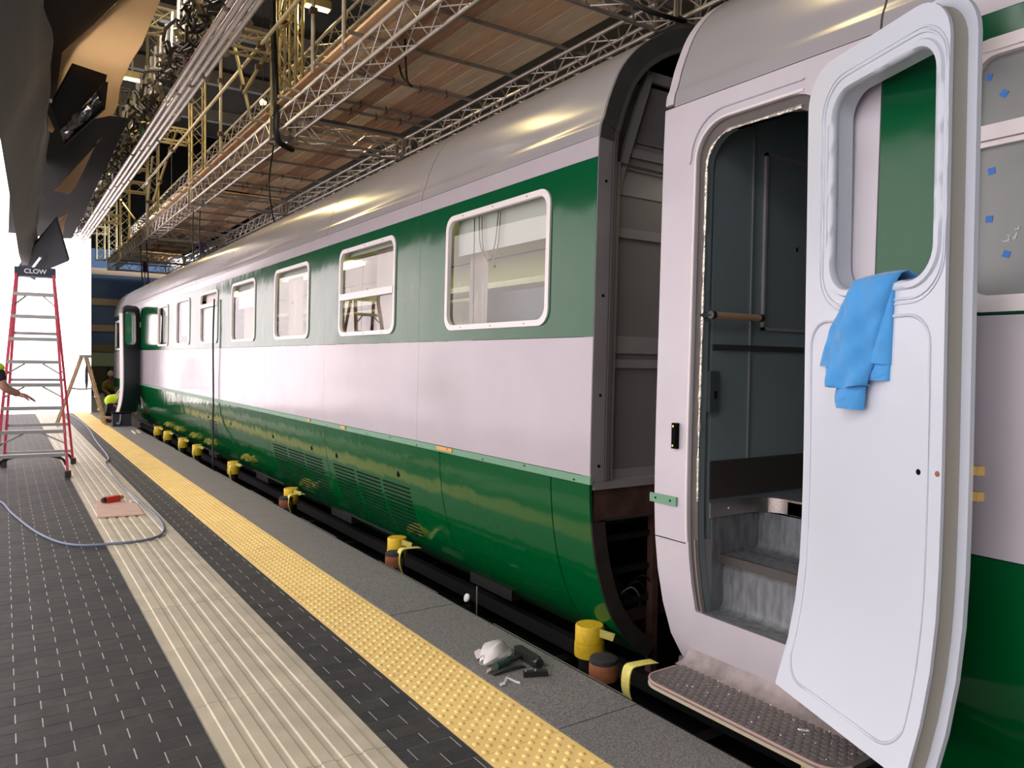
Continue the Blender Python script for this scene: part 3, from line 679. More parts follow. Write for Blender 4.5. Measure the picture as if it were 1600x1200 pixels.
# the chalk letters on the film, upside down as in the photograph
def chalk(strokes, oy, oz, s=1.0):
    mb = MB()
    for st in strokes:
        mb.tube([(Xp(oz)+0.0105, oy-0.001-y*s, oz+z*s) for y, z in st], 0.0021, 5)
    return mb
STR = [[(0, -0.006), (0.008, -0.007), (0.016, -0.006), (0.020, -0.005)], [(0.020, -0.005), (0.017, 0.001), (0.021, 0.008), (0.017, 0.012), (0.012, 0.010)], [(0.0255, 0.012), (0.027, 0.0115)],
       [(0.036, 0.004), (0.032, 0.003), (0.031, -0.001), (0.035, -0.003), (0.039, 0.0), (0.038, 0.004), (0.034, 0.004)], [(0.038, 0.003), (0.039, 0.010), (0.041, 0.016)],
       [(0.034, 0.026), (0.040, 0.0255), (0.048, 0.027)], [(0.044, 0.027), (0.046, 0.036)]]
part('chalk_writing', chalk(STR, 1.2105, 2.030, 1.05), M_chalk, wf)
# vestibule and steps
part('end_wall', MB().box(2.84, 5.5, 2.52, 2.55, 0.36, 2.98), M_slate, c2, smooth=0)
part('corner_trim', MB().box(3.108, 3.12, 2.512, 2.52, 1.13, 2.98), mat('slate_trim', (120, 126, 128), 0.35, metal=0.3), c2, smooth=0)
part('recess_frame', MB().box(3.195, 3.21, 2.505, 2.52, 1.78, 2.67).box(3.195, 4.0, 2.505, 2.52, 2.655, 2.67).box(3.195, 4.0, 2.505, 2.52, 1.78, 1.795), M_endgrey, c2, smooth=0)
part('recess_panel', MB().box(3.212, 4.0, 2.515, 2.52, 1.796, 2.654), mat('slate_panel', (106, 118, 121), 0.35), c2, smooth=0)
part('key_hole', MB().box(3.46, 3.468, 2.509, 2.515, 2.20, 2.222), M_darkgap, c2, smooth=0)
part('dado_strip', MB().box(2.84, 4.6, 2.508, 2.52, 1.672, 1.70), M_inox, c2, smooth=0)
part('kick_plate', MB().box(2.84, 4.6, 2.510, 2.52, 0.95, 1.135), mat('bronze_plate', (88, 82, 80), 0.3, metal=0.6), c2, smooth=0)
part('cupboard', MB().box(2.70+0.1, 2.862, 2.490, 2.52, 1.375, 1.57), mat('slate_box', (60, 68, 72), 0.5), c2, smooth=0)
part('cupboard_latch', MB().box(2.828, 2.838, 2.482, 2.49, 1.44, 1.475), M_darkgap, c2, smooth=0)
hr = part('handrail', MB().tube([(2.775, 2.455, 1.835), (3.10, 2.455, 1.835)], 0.017, 12), M_woodroll, c2)
for x in (2.765, 3.112): part('rail_bracket', MB().tube([(x, 2.52, 1.835), (x, 2.455, 1.835)], 0.014, 8).tube([(x-0.012, 2.455, 1.835), (x+0.012, 2.455, 1.835)], 0.02, 8), M_tool, hr)
part('vestibule_floor', MB().box(3.24, 5.5, 0.4, 2.515, 0.86, 0.925), M_lino, c2, smooth=0)
nose = [(2.83, 2.506), (3.10, 2.506)]+[(3.10+0.14*math.sin(math.radians(a)), 2.366+0.14*math.cos(math.radians(a))) for a in range(10, 91, 10)]+[(3.24, 1.7)]
part('floor_nosing', MB().slab([[(x, y, 0.862) for x, y in nose], [(x, y, 0.935) for x, y in nose]], (0.004, -0.004, 0)), M_inox, c2, smooth=30)
part('nosing_screw', MB().box(2.96, 2.968, 2.500, 2.503, 0.895, 0.903), M_frame, c2, smooth=0)
part('nosing_screw', MB().box(3.2355, 3.239, 2.17, 2.178, 0.895, 0.903), M_frame, c2, smooth=0)
part('step_well', MB().box(2.832, 3.26, 1.6, 2.515, 0.33, 0.40), M_lino, c2, smooth=0)
cov = [(2.955, 0.40), (2.951, 0.41), (2.947, 0.43), (2.945, 0.46), (2.945, 0.648)]
ris = [(2.805, 0.402), (2.90, 0.402), (2.925, 0.405), (2.94, 0.42), (2.946, 0.44), (2.947, 0.64)]
part('step_riser', MB().slab([[(x, 1.6, z) for x, z in ris], [(x, 2.51, z) for x, z in ris]], (0.02, 0, -0.004)), M_lino, c2, smooth=60)
part('step_tread', MB().box(2.925, 3.26, 1.6, 2.505, 0.645, 0.672), M_lino, c2, smooth=0)
part('tread_nosing', MB().box(2.912, 2.93, 1.6, 2.506, 0.632, 0.676), mat('nosing_dark', (70, 66, 66), 0.4), c2, smooth=0)
ris2 = [(3.10, 0.674), (3.17, 0.674), (3.19, 0.678), (3.202, 0.69), (3.206, 0.71), (3.207, 0.86)]
part('step_riser', MB().slab([[(x, 1.6, z) for x, z in ris2], [(x, 2.51, z) for x, z in ris2]], (0.02, 0, -0.004)), M_lino, c2, smooth=60)
part('side_lining', MB().box(2.86, 3.24, 2.511, 2.519, 0.40, 0.87), M_lino, c2, smooth=0)
part('back_wall', MB().box(5.45, 5.5, -3.3, 2.5, -0.1, 2.98), M_slate, c2, smooth=0)
part('near_wall', MB().box(2.86, 5.45, 1.45, 1.5, 0.36, 2.98), M_slate, c2, smooth=0)
part('vestibule_ceiling', MB().box(2.84, 5.5, 1.45, 2.55, 2.98, 3.0), M_slate, c2, smooth=0)
part('end_skin', shell(MB(), [(5.62, 0.1), (5.66, 1.5), (5.62, 2.86)], N1, N0, 0.02), M_white2, c2)
part('corner_pillar', MB().box(2.80, 5.6, 2.70, 2.765, 0.66, 2.86), M_endgrey, c2, smooth=0)
part('lower_pillar', MB().box(3.12, 5.4, 2.70, 2.765, -0.05, 0.66), M_endgrey, c2, smooth=0)
part('underframe', MB().box(3.15, 5.4, -3.3, 2.6, -0.15, 0.30), M_under, c2, smooth=0)
# footboard
FZ = 0.10
def fb(r=0.0):
    x0, y0, y1 = 2.545+r, 1.62+r, 2.655-r
    pts = [(2.90, y0)] + [(x0+0.10-0.10*math.sin(math.radians(a)), y0+0.10-0.10*math.cos(math.radians(a))) for a in range(0, 91, 15)]
    pts += [(x0+0.10-0.10*math.cos(math.radians(a)), y1-0.10+0.10*math.sin(math.radians(a))) for a in range(0, 91, 15)] + [(2.78, y1), (2.84, y1+0.04), (2.90, y1+0.09)]
    return pts
part('footboard', MB().prism([(x, y, FZ-0.028) for x, y in fb()], (0, 0, 0.028)), M_mat, c2, smooth=30)
E_ = fb()[1:-2]
part('footboard_edge', MB().tube([(x-0.002, y, FZ-0.001) for x, y in E_], 0.006, 6), mat('worn_pink_edge', (182, 150, 142), 0.5), c2)
part('footboard_edge', MB().tube([(x-0.001, y, FZ-0.024) for x, y in E_], 0.008, 6), mat('cream_edge', (176, 166, 142), 0.5), c2)
up = [(2.80, FZ+0.001), (2.84, FZ+0.004), (2.868, FZ+0.016), (2.886, FZ+0.036), (2.898, FZ+0.066)]
part('upturned_back', MB().slab([[(x, 1.63, z) for x, z in up], [(x, 2.68, z) for x, z in up]], (0.008, 0, -0.006)), mat('worn_mat', (140, 130, 128), 0.55, var=0.25, vscale=14), c2, smooth=60)
st = MB()
for r in range(8):
    for k in range(26):
        x = 2.575+0.0325*r; y = 1.66+0.0376*k+(0.0188 if r % 2 else 0)
        if (x < 2.63 and (y < 1.70 or y > 2.59)): continue
        if y < 2.63: st.lathe([(0.0172, 0.0), (0.0155, 0.0024), (0.006, 0.0028)], 8, (x, y, FZ))
tag(part('studs', st, M_mat, c2, smooth=30, clean=False), kind='stuff')
rn = random.Random(5); cr = MB()
for k in range(24):
    x = rn.uniform(2.6, 2.82); y = rn.uniform(1.66, 2.5); s = rn.uniform(0.002, 0.005)
    cr.box(x, x+s, y, y+s*1.5, FZ+0.002, FZ+0.005)
for k in range(6): cr.box(2.72+0.004*k, 2.727+0.004*k, 1.90-0.005*k, 1.912-0.005*k, FZ+0.002, FZ+0.006)
o = solo('paint_flakes', cr, M_chalk, 'white paint flakes scattered on the rubber footboard', 'flakes', smooth=0); o['kind'] = 'stuff'
# the open white door leaf
HP = (2.72+0.925*0.054, 1.92-0.379*0.054, 0)
l2 = thing('coach_door', 'white coach door folded wide open with blue sweatshirt over its window', 'door', HP, rotz=math.radians(157.7))
LW = 0.752
door_leaf(l2, M_leaf, M_leaf, M_leaf, LW)
wz = lambda z: Xp(z)-2.735
for z in (1.285, 1.205): part('brass_latch', MB().box(-0.055+wz(z), -0.03+wz(z), LW+0.02, LW+0.052, z-0.014, z+0.014), M_brass, l2, smooth=0, local=True)
part('latch_hole', MB().lathe([(0.001, 0), (0.010, 0), (0.010, 0.002)], 10), M_darkgap, l2, local=True).matrix_local = Matrix.Translation((wz(1.26)+0.0535, 0.652, 1.262)) @ Matrix.Rotation(math.radians(90), 4, 'Y')
part('latch_bush', MB().lathe([(0.001, 0), (0.009, 0), (0.009, 0.003), (0.005, 0.004)], 10), M_padwood, l2, local=True).matrix_local = Matrix.Translation((wz(1.27)+0.0535, 0.735, 1.268)) @ Matrix.Rotation(math.radians(90), 4, 'Y')
for z in (0.9, 1.7, 2.4): part('hinge', MB().lathe([(0.013, 0), (0.013, 0.11)], 8, (-0.012, -0.03, z)), M_leaf, l2, local=True)
# blue sweatshirt over the sill of the window
ML = Matrix.Translation(HP) @ Matrix.Rotation(math.radians(157.7), 4, 'Z')
def lobe(u0, u1, v0, v1, zt, zb, d0, d1, seed, over=True, hem=0.0, th=0.02, wr=1.0, bu=1.0):
    "a hanging fold: u range at the top and bottom, z range, distance from the door face"
    rn = random.Random(seed); rows = []; ph = [rn.uniform(0, 6.28) for _ in range(5)]
    NZ, NU = 26, 14
    pre = []
    if over:   # the part over the sill, coming from behind the leaf
        for x, z in ((-0.045, zt-0.12), (-0.035, zt-0.05), (-0.015, zt-0.012), (0.02, zt+0.004), (0.05, zt-0.006)): pre.append((x, z))
    for x, z in pre:
        rows.append([(x+wz(z)+0.004*math.sin(5*k/NU+ph[0]), u0+(u1-u0)*k/NU, z+0.006*math.sin(3.1*k/NU)-0.004) for k in range(NU+1)])
    for i in range(NZ+1):
        t = i/NZ; z = zt-0.016+(zb-zt+0.016)*t; a = u0+(v0-u0)*t**(0.42 if over else 0.8); b = u1+(v1-u1)*t**0.8
        if hem and t > 1-hem: a += 0.012; b -= 0.012
        row = []
        for k in range(NU+1):
            s = k/NU; bul = math.sin(math.pi*s)**0.6
            x = 0.058+d0+(d1-d0)*t + bu*bul*(0.016+0.020*min(1, t*2)) + wr*(0.007*math.sin(6*s+4*t+ph[1])*(0.4+t) + 0.006*math.sin(11*s-7*t+ph[2])+0.0035*math.sin(17*t+9*s+ph[3]))
            row.append((x+wz(z), a+(b-a)*s, z+0.006*wr*math.sin(4*s+ph[4])*t))
        rows.append(row)
    mb = MB().slab(rows, (-th*0.5, 0, 0))
    mb.v = [tuple(ML @ Vector(p)) for p in mb.v]
    return mb
def hemline(v0, v1, z, d, n=10):
    mb = MB().tube([tuple(ML @ Vector((0.058+d+0.034*math.sin(math.pi*k/n)**0.6+wz(z), v0+(v1-v0)*k/n, z+0.004*math.sin(4*k/n)))) for k in range(n+1)], 0.0035, 5)
    return mb
sw = thing('sweatshirt', 'sky blue sweatshirt draped over the window sill of the white door', 'sweatshirt', tuple(ML @ Vector((0.06, 0.36, 1.45))))
part('body_fold', lobe(0.315, 0.545, 0.222, 0.428, 1.93, 1.53, 0.010, 0.030, 11, bu=1.15, wr=1.3), M_blue, sw, smooth=80)
part('front_cuff', lobe(0.250, 0.412, 0.262, 0.398, 1.548, 1.448, 0.026, 0.022, 12, False, wr=0.2, bu=1.1), M_blue, sw, smooth=80)
part('left_sleeve', lobe(0.285, 0.36, 0.115, 0.30, 1.90, 1.60, 0.002, 0.002, 13, False, wr=0.6, bu=0.7), M_blue, sw, smooth=80)
part('left_cuff', lobe(0.150, 0.31, 0.160, 0.30, 1.625, 1.548, 0.002, 0.002, 14, False, wr=0.2, bu=0.6), M_blue, sw, smooth=80)
part('right_sleeve', lobe(0.40, 0.53, 0.38, 0.515, 1.90, 1.612, 0.002, 0.002, 15, False, wr=0.4, bu=0.5), M_blue, sw, smooth=80)
part('right_cuff', lobe(0.39, 0.512, 0.40, 0.508, 1.630, 1.555, 0.002, 0.002, 16, False, wr=0.2, bu=0.4), M_blue, sw, smooth=80)
part('back_drape', lobe(0.24, 0.52, 0.25, 0.48, 1.905, 1.70, -0.135, -0.135, 17, False), M_blue, sw, smooth=80)
part('seam', hemline(0.262, 0.425, 1.54, 0.012), M_blue, sw)
# ------------------------------------------------------------------ jacking pads, blocks and straps in the pit
def pad_at(x, y, z, r, label):
    t = thing('jacking_pad', label, 'jacking pad', (x, y, -0.6), 'yellow jacking pads under the coach')
    part('pad', MB().lathe([(0.001, z-0.185), (r, z-0.185), (r*1.02, z-0.15), (r, z-0.10)], 20, (x, y, 0)), M_padyel, t)
    part('pad', MB().lathe([(r*0.97, z-0.098), (r*0.97, z-0.01), (r*0.9, z), (0.001, z)], 20, (x, y, 0)), M_padyel, t)
    part('post', MB().lathe([(0.10, -0.6), (0.10, -0.57), (0.065, -0.56), (0.065, z-0.19)], 14, (x, y, 0)), M_under, t)
    part('band', MB().bar((x-0.02, y-0.06, z-0.02), (x+0.075, y-0.13, z-0.055), 0.01, 0.045), M_lash, t, smooth=0)
    return t
def block_at(x, y, label):
    t = thing('support_block', label, 'block', (x, y, -0.6), 'brown round blocks beside the jacking pads')
    part('block', MB().lathe([(0.001, -0.12), (0.076, -0.12), (0.08, -0.08), (0.078, -0.03)], 18, (x, y, 0)), M_padwood, t)
    part('cap', MB().lathe([(0.077, -0.029), (0.076, -0.006), (0.066, 0.0), (0.001, 0.0)], 18, (x, y, 0)), M_rubber, t)
    part('post', MB().lathe([(0.09, -0.6), (0.06, -0.58), (0.06, -0.121)], 12, (x, y, 0)), M_under, t)
def strap_at(x, y, label, h=0.30):
    t = thing('lashing_strap', label, 'strap', (x, y, -0.3), 'yellow lashing straps under the coach')
    pts = [(x+0.17, y-0.02, 0.03), (x+0.06, y-0.01, 0.035), (x, y, 0.02), (x-0.015, y, -0.08), (x+0.01, y-0.01, -0.19), (x-0.03, y-0.005, -h)]
    pts = catmull(pts, 4)
    part('webbing', MB().slab([[(p.x, p.y-0.03, p.z) for p in pts], [(p.x, p.y, p.z) for p in pts], [(p.x, p.y+0.03, p.z) for p in pts]], (-0.006, 0, 0.004)), M_lash, t, smooth=40)
    part('label_patch', MB().box(x-0.028, x-0.02, y-0.022, y+0.016, -0.16, -0.125), M_bluelab, t, smooth=0)
    part('tail', MB().bar((x+0.01, y+0.015, -0.05), (x-0.0, y+0.03, -0.26), 0.04, 0.006), M_lash, t, smooth=0)
pads = [(2.885, 3.45), (2.86, 6.05), (2.86, 9.0), (2.86, 11.75), (2.86, 14.3), (2.86, 15.6), (2.86, 17.2), (2.86, 18.4)]
for i, (x, y) in enumerate(pads):
    pad_at(x, y, 0.055, 0.088, 'yellow round jacking pad under the coach, %s from its open end' % ORD[i])
    strap_at(2.69 if i == 0 else 2.74, y-0.55 if i == 0 else y-0.32, 'yellow lashing strap hanging beside the jacking pad %s from the open coach end' % ORD[i])
for i, (x, y) in enumerate(((2.72, 3.13), (2.72, 5.80), (2.72, 8.75))):
    block_at(x, y, 'brown round block with black cap beside the jacking pad %s from the open coach end' % ORD[i])
strap_at(2.74, 1.86, 'yellow lashing strap hanging below the footboard of the near coach')
gg = thing('gauge', 'small round white-faced gauge on a thin rod in the pit', 'gauge', (2.80, 4.62, -0.6))
part('rod', MB().tube([(2.80, 4.60, -0.6), (2.80, 4.60, 0.0)], 0.006, 6), M_alud, gg)
dial = part('dial', MB().lathe([(0.001, 0), (0.03, 0), (0.03, 0.012), (0.02, 0.016)], 14), M_chalk, gg, local=True)
dial.matrix_local = Matrix.Translation((-0.03, 0.06, 0.50)) @ Matrix.Rotation(math.radians(-70), 4, 'Y')
part('dial_post', MB().tube([(2.79, 4.68, -0.6), (2.79, 4.68, -0.09)], 0.008, 6), M_under, gg)
# black steelwork down in the pit
pf = thing('pit_frame', 'black steel frame lying in the pit under the coaches', 'frame', (3.0, 11, -0.6))
part('rail_beam', MB().box(2.62, 2.68, -3.0, 24.0, -0.50, -0.40), M_under, pf, smooth=0)
part('rail_beam', MB().box(3.25, 3.32, -3.0, 24.0, -0.40, -0.30), M_under, pf, smooth=0)
for k in range(20):
    y = -2.5+1.35*k
    part('cross_bar', MB().box(2.6, 4.6, y, y+0.09, -0.6, -0.52), M_under, pf, smooth=0)
    part('cross_plate', MB().box(2.75, 3.1, y+0.35, y+0.75, -0.56, -0.50), M_endgrey if k % 3 == 0 else M_under, pf, smooth=0)
    if k % 2: part('hose', MB().tube(catmull([(2.7, y, -0.48), (2.9, y+0.3, -0.35), (3.0, y+0.7, -0.45), (3.1, y+1.0, -0.5)], 5), 0.018, 6), M_blackcab, pf)
# ------------------------------------------------------------------ overhead rig: trusses, plank decks, towers
S_ = 0.29
CH = {}; BR = {}
def chord_mesh(L, r, m):
    k = (round(L, 2), r, m.name)
    if k not in CH: CH[k] = mesh_from('chord', MB().tube([(0, 0, 0), (L, 0, 0)], r, 8), m, 60)
    return CH[k]
def brace_mesh(L, r, m):
    k = (round(L, 2), r, m.name)
    if k not in BR: BR[k] = mesh_from('brace', MB().tube([(0, 0, 0), (L, 0, 0)], r, 5), m, 60)
    return BR[k]
def along(p0, p1):
    d = (p1-p0).normalized(); q = Vector((1, 0, 0)).rotation_difference(d)
    return Matrix.Translation(p0) @ q.to_matrix().to_4x4()
def truss(p0, p1, label, group=None, single=True, m=None, size=S_, name='lighting_truss', pitch=None, up=(0, 0, 1)):
    m = m or M_alu
    p0 = Vector(p0); p1 = Vector(p1); d = (p1-p0); L = d.length; d.normalize(); up = Vector(up)
    u = d.cross(up).normalized(); v = u.cross(d).normalized()
    t = thing(name, label, 'truss', tuple(p0), group)
    cs = [(u*a+v*b)*size/2 for a, b in ((-1, -1), (1, -1), (1, 1), (-1, 1))]
    cm = chord_mesh(L, 0.025, m)
    for c in cs: inst('chord', cm, t, along(c, c+d*L))
    n = max(2, int(round(L/(pitch or size*1.05)))); st = MB()
    for i in range(4):
        a, b = cs[i], cs[(i+1) % 4]
        for k in range(n):
            q0 = (a if k % 2 else b)+d*(L*k/n); q1 = (b if k % 2 else a)+d*(L*(k+1)/n)
            if single: inst('brace', brace_mesh((q1-q0).length, 0.0095, m), t, along(q0, q1))
            else: st.tube([q0, q1], 0.0105, 4)
        for q in (0.03, L-0.03):
            if single: inst('brace', brace_mesh(size, 0.0095, m), t, along(a+d*q, b+d*q))
            else: st.tube([a+d*q, b+d*q], 0.0105, 4)
    if not single: tag(part('lattice', st, m, t, smooth=60, local=True, clean=False), kind='stuff')
    return t
XL, XR, ZT = 3.74, 5.945, 5.295
CY = [-0.4, 5.85, 12.3, 18.8, 25.1, 31.4, 35.2]
for i, (a, b) in enumerate(zip(CY[:-1], CY[1:])):
    far = i >= 3
    w = ['above the camera, nearest of its line', 'of the nearest plank deck', 'of the second plank deck', 'of the third plank deck', 'of the fourth plank deck', 'of the farthest plank deck'][i]
    truss((XL, a+0.16, ZT), (XL, b-0.16, ZT), 'silver box truss, platform-side edge '+w, 'deck edge trusses', not far)
    truss((XR, a+0.16, ZT), (XR, b-0.16, ZT), 'silver box truss, roof-side edge '+w, 'deck edge trusses', not far)
for i, y in enumerate(CY):
    w = ['behind the camera', 'above the open coach end', 'at the first tower', 'at the second tower', 'at the third tower', 'at the fourth tower', 'at the far end of the decks'][i]
    truss((XL+0.16, y, ZT), (XR-0.16, y, ZT), 'silver cross truss under the decks '+w, 'deck cross trusses', 0 < i < 4)
    for x, wx in ((XL, 'platform-side'), (XR, 'roof-side')):
        if i == 0: continue
        t = thing('truss_corner', 'dull metal corner block, %s, of the cross truss %s' % (wx, w), 'corner block', (x, y, ZT))
        h = 0.15
        for sx in (-1, 1):
            for sy in (-1, 1):
                part('corner_post', MB().box(x+sx*h-0.025, x+sx*h+0.025, y+sy*h-0.025, y+sy*h+0.025, ZT-h-0.02, ZT+h+0.02), M_alud, t, smooth=0)
        part('corner_plate', MB().box(x-h, x+h, y-h, y+h, ZT-h-0.02, ZT-h-0.01).box(x-h, x+h, y-h, y+h, ZT+h, ZT+h+0.01), M_alud, t, smooth=0)
PLK = {}
for i, (a, b) in enumerate(zip(CY[1:-1], CY[2:])):
    y0, y1 = a+0.25, b-0.1
    t = thing('plank_deck', 'brown scaffold plank deck over the coach, '+['nearest the open coach end', 'second from the open coach end', 'third from the open coach end', 'fourth from the open coach end', 'farthest from the camera'][i], 'deck', (4.6, (a+b)/2, 5.53), 'plank decks on the truss frame')
    n = 9; yc = y0+(y1-y0)*0.62
    for k in range(n):
        x = 3.54+0.246*k
        for (p, q) in ((y0, yc), (yc+0.006, y1)):
            L = round(q-p, 2); mi = random.choice([0, 0, 1, 2, 2, 1])
            key = (L, mi)
            if key not in PLK: PLK[key] = mesh_from('plank', MB().box(0, 0.232, 0, L, 0, 0.038), M_wood[mi], 0)
            inst('plank', PLK[key], t, Matrix.Translation((x-4.6, p-(a+b)/2, random.uniform(0, 0.006))))
    offs = (0.5, 1.73, 2.86, 4.03, 5.2, 5.58) if b-a > 5 else (0.5, 1.6, 2.7, 3.4)
    for yo in offs:
        tb = part('scaffold_tube', MB().tube([(3.4, a+yo, 5.482), (6.15, a+yo, 5.482)], 0.0242, 10), M_steel, t, smooth=60)
        if yo > 3.9:
            for q in range(4):
                x = 4.1+0.42*q
                part('wire_tie', MB().tube([(x, a+yo-0.03, 5.53), (x+0.01, a+yo-0.035, 5.45), (x-0.015, a+yo, 5.40)], 0.006, 5).tube([(x+0.04, a+yo+0.03, 5.53), (x+0.035, a+yo, 5.43)], 0.006, 5), M_blackcab if i else M_rust, tb)
# towers standing on the platform-side corners and the upper trusses
for i, (y, x) in enumerate(((12.3, 3.74), (12.75, 4.0), (18.8, 3.74), (25.1, 3.74), (31.4, 3.74), (35.2, 3.74), (35.2, 3.3))):
    w = ['nearest the camera', 'second, close behind the nearest one', 'third from the camera', 'fourth from the camera', 'fifth from the camera', 'sixth from the camera', 'farthest left in the photo'][i]
    truss((x, y, ZT+0.18), (x, y, 11.4), 'upright yellowish tower truss rising from the deck frame, '+w, 'tower trusses', i < 3, M_tower, 0.29, 'tower_truss', 0.32, (0, 1, 0))
for i, y in enumerate((12.3, 18.8, 25.1, 31.4, 35.2)):
    z = (6.5, 6.62, 6.6, 6.6, 6.7)[i]
    truss((3.55, y, z), (-0.6, y, z), 'yellow-lit level truss reaching left from the tower %s the camera' % ['nearest', 'third from', 'fourth from', 'fifth from', 'sixth from'][i], 'level upper trusses', i < 2, M_tower)
truss((3.61, 25.1, 7.3), (-0.6, 25.1, 7.3), 'yellow-lit upper level truss above the fourth tower crossing', None, False, M_tower)
for tt in (truss((4.36, 5.0, 6.55), (4.36, 18.6, 6.55), 'upper silver truss running along above the plank decks, nearer half', None, False, M_alud),
           truss((4.36, 18.9, 6.55), (4.36, 34.0, 6.55), 'upper silver truss running along above the plank decks, farther half', None, False, M_alud)):
    for k in range(5):
        yy = tt.location.y+1.6+2.7*k
        part('support_post', MB().tube([(4.36, yy, 5.575), (4.36, yy, 6.41)], 0.024, 8), M_steel, tt)
poles = [((3.1, 12.2, 4.98+0.7), (4.1, 12.6, 7.6)), ((3.5, 10.2, 5.46), (3.5, 10.2, 8.8)), ((3.4, 12.9, 5.5), (3.0, 13.2, 7.6)), ((3.55, 9.2, 5.46), (3.55, 9.2, 9.0)),
         ((3.3, 8.0, 6.4), (3.3, 24.0, 6.4)), ((3.62, 16.0, 5.47), (3.62, 16.0, 7.8)), ((2.9, 19.4, 5.2), (3.7, 21.0, 7.4)), ((3.2, 22.5, 5.3), (3.5, 23.5, 7.2)), ((3.62, 26.0, 5.47), (3.0, 28.0, 7.0))]
for i, (a, b) in enumerate(poles):
    t = thing('scaffold_pole', ['slanting scaffold pole leaning on the nearest tower', 'upright dark scaffold pole left of the nearest deck', 'slanting scaffold pole just beyond the nearest tower', 'upright scaffold pole nearest the camera above the deck edge', 'long level scaffold pole running along left of the decks',
        'upright scaffold pole between the first and third towers', 'slanting scaffold pole beyond the third tower', 'slanting scaffold pole short of the fourth tower', 'slanting scaffold pole beyond the fourth tower'][i], 'pole', a, 'loose scaffold poles in the rig')
    part('tube', MB().tube([a, b], 0.03, 8), M_tower if i % 2 == 0 else M_steel, t)
    for f in (0.25, 0.7):
        p = Vector(a).lerp(Vector(b), f); part('clamp', MB().box(p.x-0.05, p.x+0.05, p.y-0.05, p.y+0.05, p.z-0.04, p.z+0.04), M_rust, t, smooth=0)
# lighting bridge at the left: four silver rails, cable tangle, upright pipes
lb = thing('lighting_bridge', 'long lighting bridge of silver rails and tangled cables over the platform', 'lighting rig', (1.75, 14, 4.7))
YA, YZ = 4.2, 24.1
for k in range(4):
    y = YA-0.4*k
    while y < YZ:
        L = min(2.9, YZ-y)
        part('silver_rail', MB().tube([(1.655+0.062*k, y, 4.70-0.012*k), (1.655+0.062*k, y+L-0.05, 4.70-0.012*k)], 0.027, 8), M_alu, lb); y += 2.95
y = YA
while y < YZ:
    part('upper_rail', MB().tube([(1.71, y, 5.2), (1.71, y+0.95, 5.2)], 0.03, 8), M_alu, lb); y += 1.2
y = YA+0.2; k = 0
while y < YZ:
    part('upright_pipe', MB().tube([(1.74, y, 5.22), (1.76, y, 5.85)], 0.03, 8), M_alud if k % 3 else M_steel, lb); y += 0.42; k += 1
rn = random.Random(21); ms = MB(); ms2 = MB()
for k in range(520):
    y = rn.uniform(YA, YZ); x = rn.uniform(1.58, 1.86); z = 5.2-(x-1.55)*1.2+rn.uniform(-0.08, 0.08)
    pts = [(x, y, z)]
    for q in range(4): pts.append((pts[-1][0]+rn.uniform(-0.10, 0.12), pts[-1][1]+rn.uniform(-0.2, 0.25), pts[-1][2]+rn.uniform(-0.10, 0.09)))
    pts = [(min(1.93, max(1.50, p[0])), p[1], min(5.35, max(4.76, p[2]))) for p in pts]
    (ms if k % 4 else ms2).tube(pts, rn.uniform(0.007, 0.02), 5)
tag(part('cable_tangle', ms, M_mess, lb, clean=False), kind='stuff')
tag(part('clamps_and_wires', ms2, M_alud, lb, clean=False), kind='stuff')
y = YA+0.5
while y < YZ:
    part('hanger_arm', MB().bar((1.60, y, 5.24), (2.0, y+0.25, 4.82), 0.06, 0.05), M_tower, lb, smooth=0); y += 0.9
for k, y in enumerate((6.3, 9.1, 12.4, 15.9, 19.8)):
    part('junction_box', MB().box(1.70, 1.84, y, y+0.22, 4.86, 5.0), mat('box_plum', (96, 60, 72), 0.5) if k % 2 else mat('box_green', (70, 110, 70), 0.5), lb, smooth=0)
# black drapes, muslin panels and light boxes at the upper left
def lerp(t, tab):
    for (a, *p), (b, *q) in zip(tab[:-1], tab[1:]):
        if t <= b: s = (t-a)/(b-a); return [x+(y-x)*s for x, y in zip(p, q)]
    return tab[-1][1:]
Rt = [(3.0, 0.30, 6.9), (6.0, 0.42, 6.6), (13.0, 0.62, 5.65), (16.0, 0.55, 4.55), (19.0, 0.50, 3.95), (21.5, 0.60, 3.58)]
Lt = [(3.0, -1.2, 3.7), (8.4, -0.02, 3.5), (13.0, 0.12, 3.5), (17.6, 0.25, 3.5), (21.5, 0.42, 3.5)]
rows = []
for i in range(56):
    y = 3.0+18.5*i/55; xr, zr = lerp(y, Rt); xl, zl = lerp(y, Lt); row = []
    for k in range(17):
        s = k/16; sag = math.sin(math.pi*s)
        f = 0.05*math.sin(y*1.7+s*5.0)+0.03*math.sin(y*3.9-s*7)
        row.append((xl+(xr-xl)*s**0.9+0.10*sag+f*sag*0.8, y+0.9*s-0.45, zl+(zr-zl)*s-0.16*sag*max(0, (y-3)/18)+f*0.6*sag))
    rows.append(row)
dr = thing('black_drape', 'long grey black drape sagging overhead at the upper left', 'drape', (0.3, 12, 3.5))
part('cloth', MB().slab(rows, (0.0, 0, 0.012)), M_cloth, dr, smooth=80)
for i in range(9):
    y = 9.5+1.35*i; xr, zr = lerp(y, Rt)
    part('clip', MB().bar((xr, y+0.44, zr-0.02), (xr+0.10, y+0.5, zr+0.03), 0.02, 0.02), M_alu, dr, smooth=0)
bc = thing('blackout_cloth', 'dark blackout cloth stretched flat around the muslin panels', 'cloth', (0.8, 13, 5.4))
rows = [[(0.12+(lerp(2.6+0.85*i, [(2.0, 2.2), (7.99, 1.0), (9.76, 0.62), (12.3, 0.60)])[0]-0.12)*k/6, 2.6+0.85*i, 5.0+0.02*math.sin(i*1.3+k)) for k in range(7)] for i in range(12)]
part('cloth', MB().slab(rows, (0, 0, 0.01)), M_cloth2, bc, smooth=80)
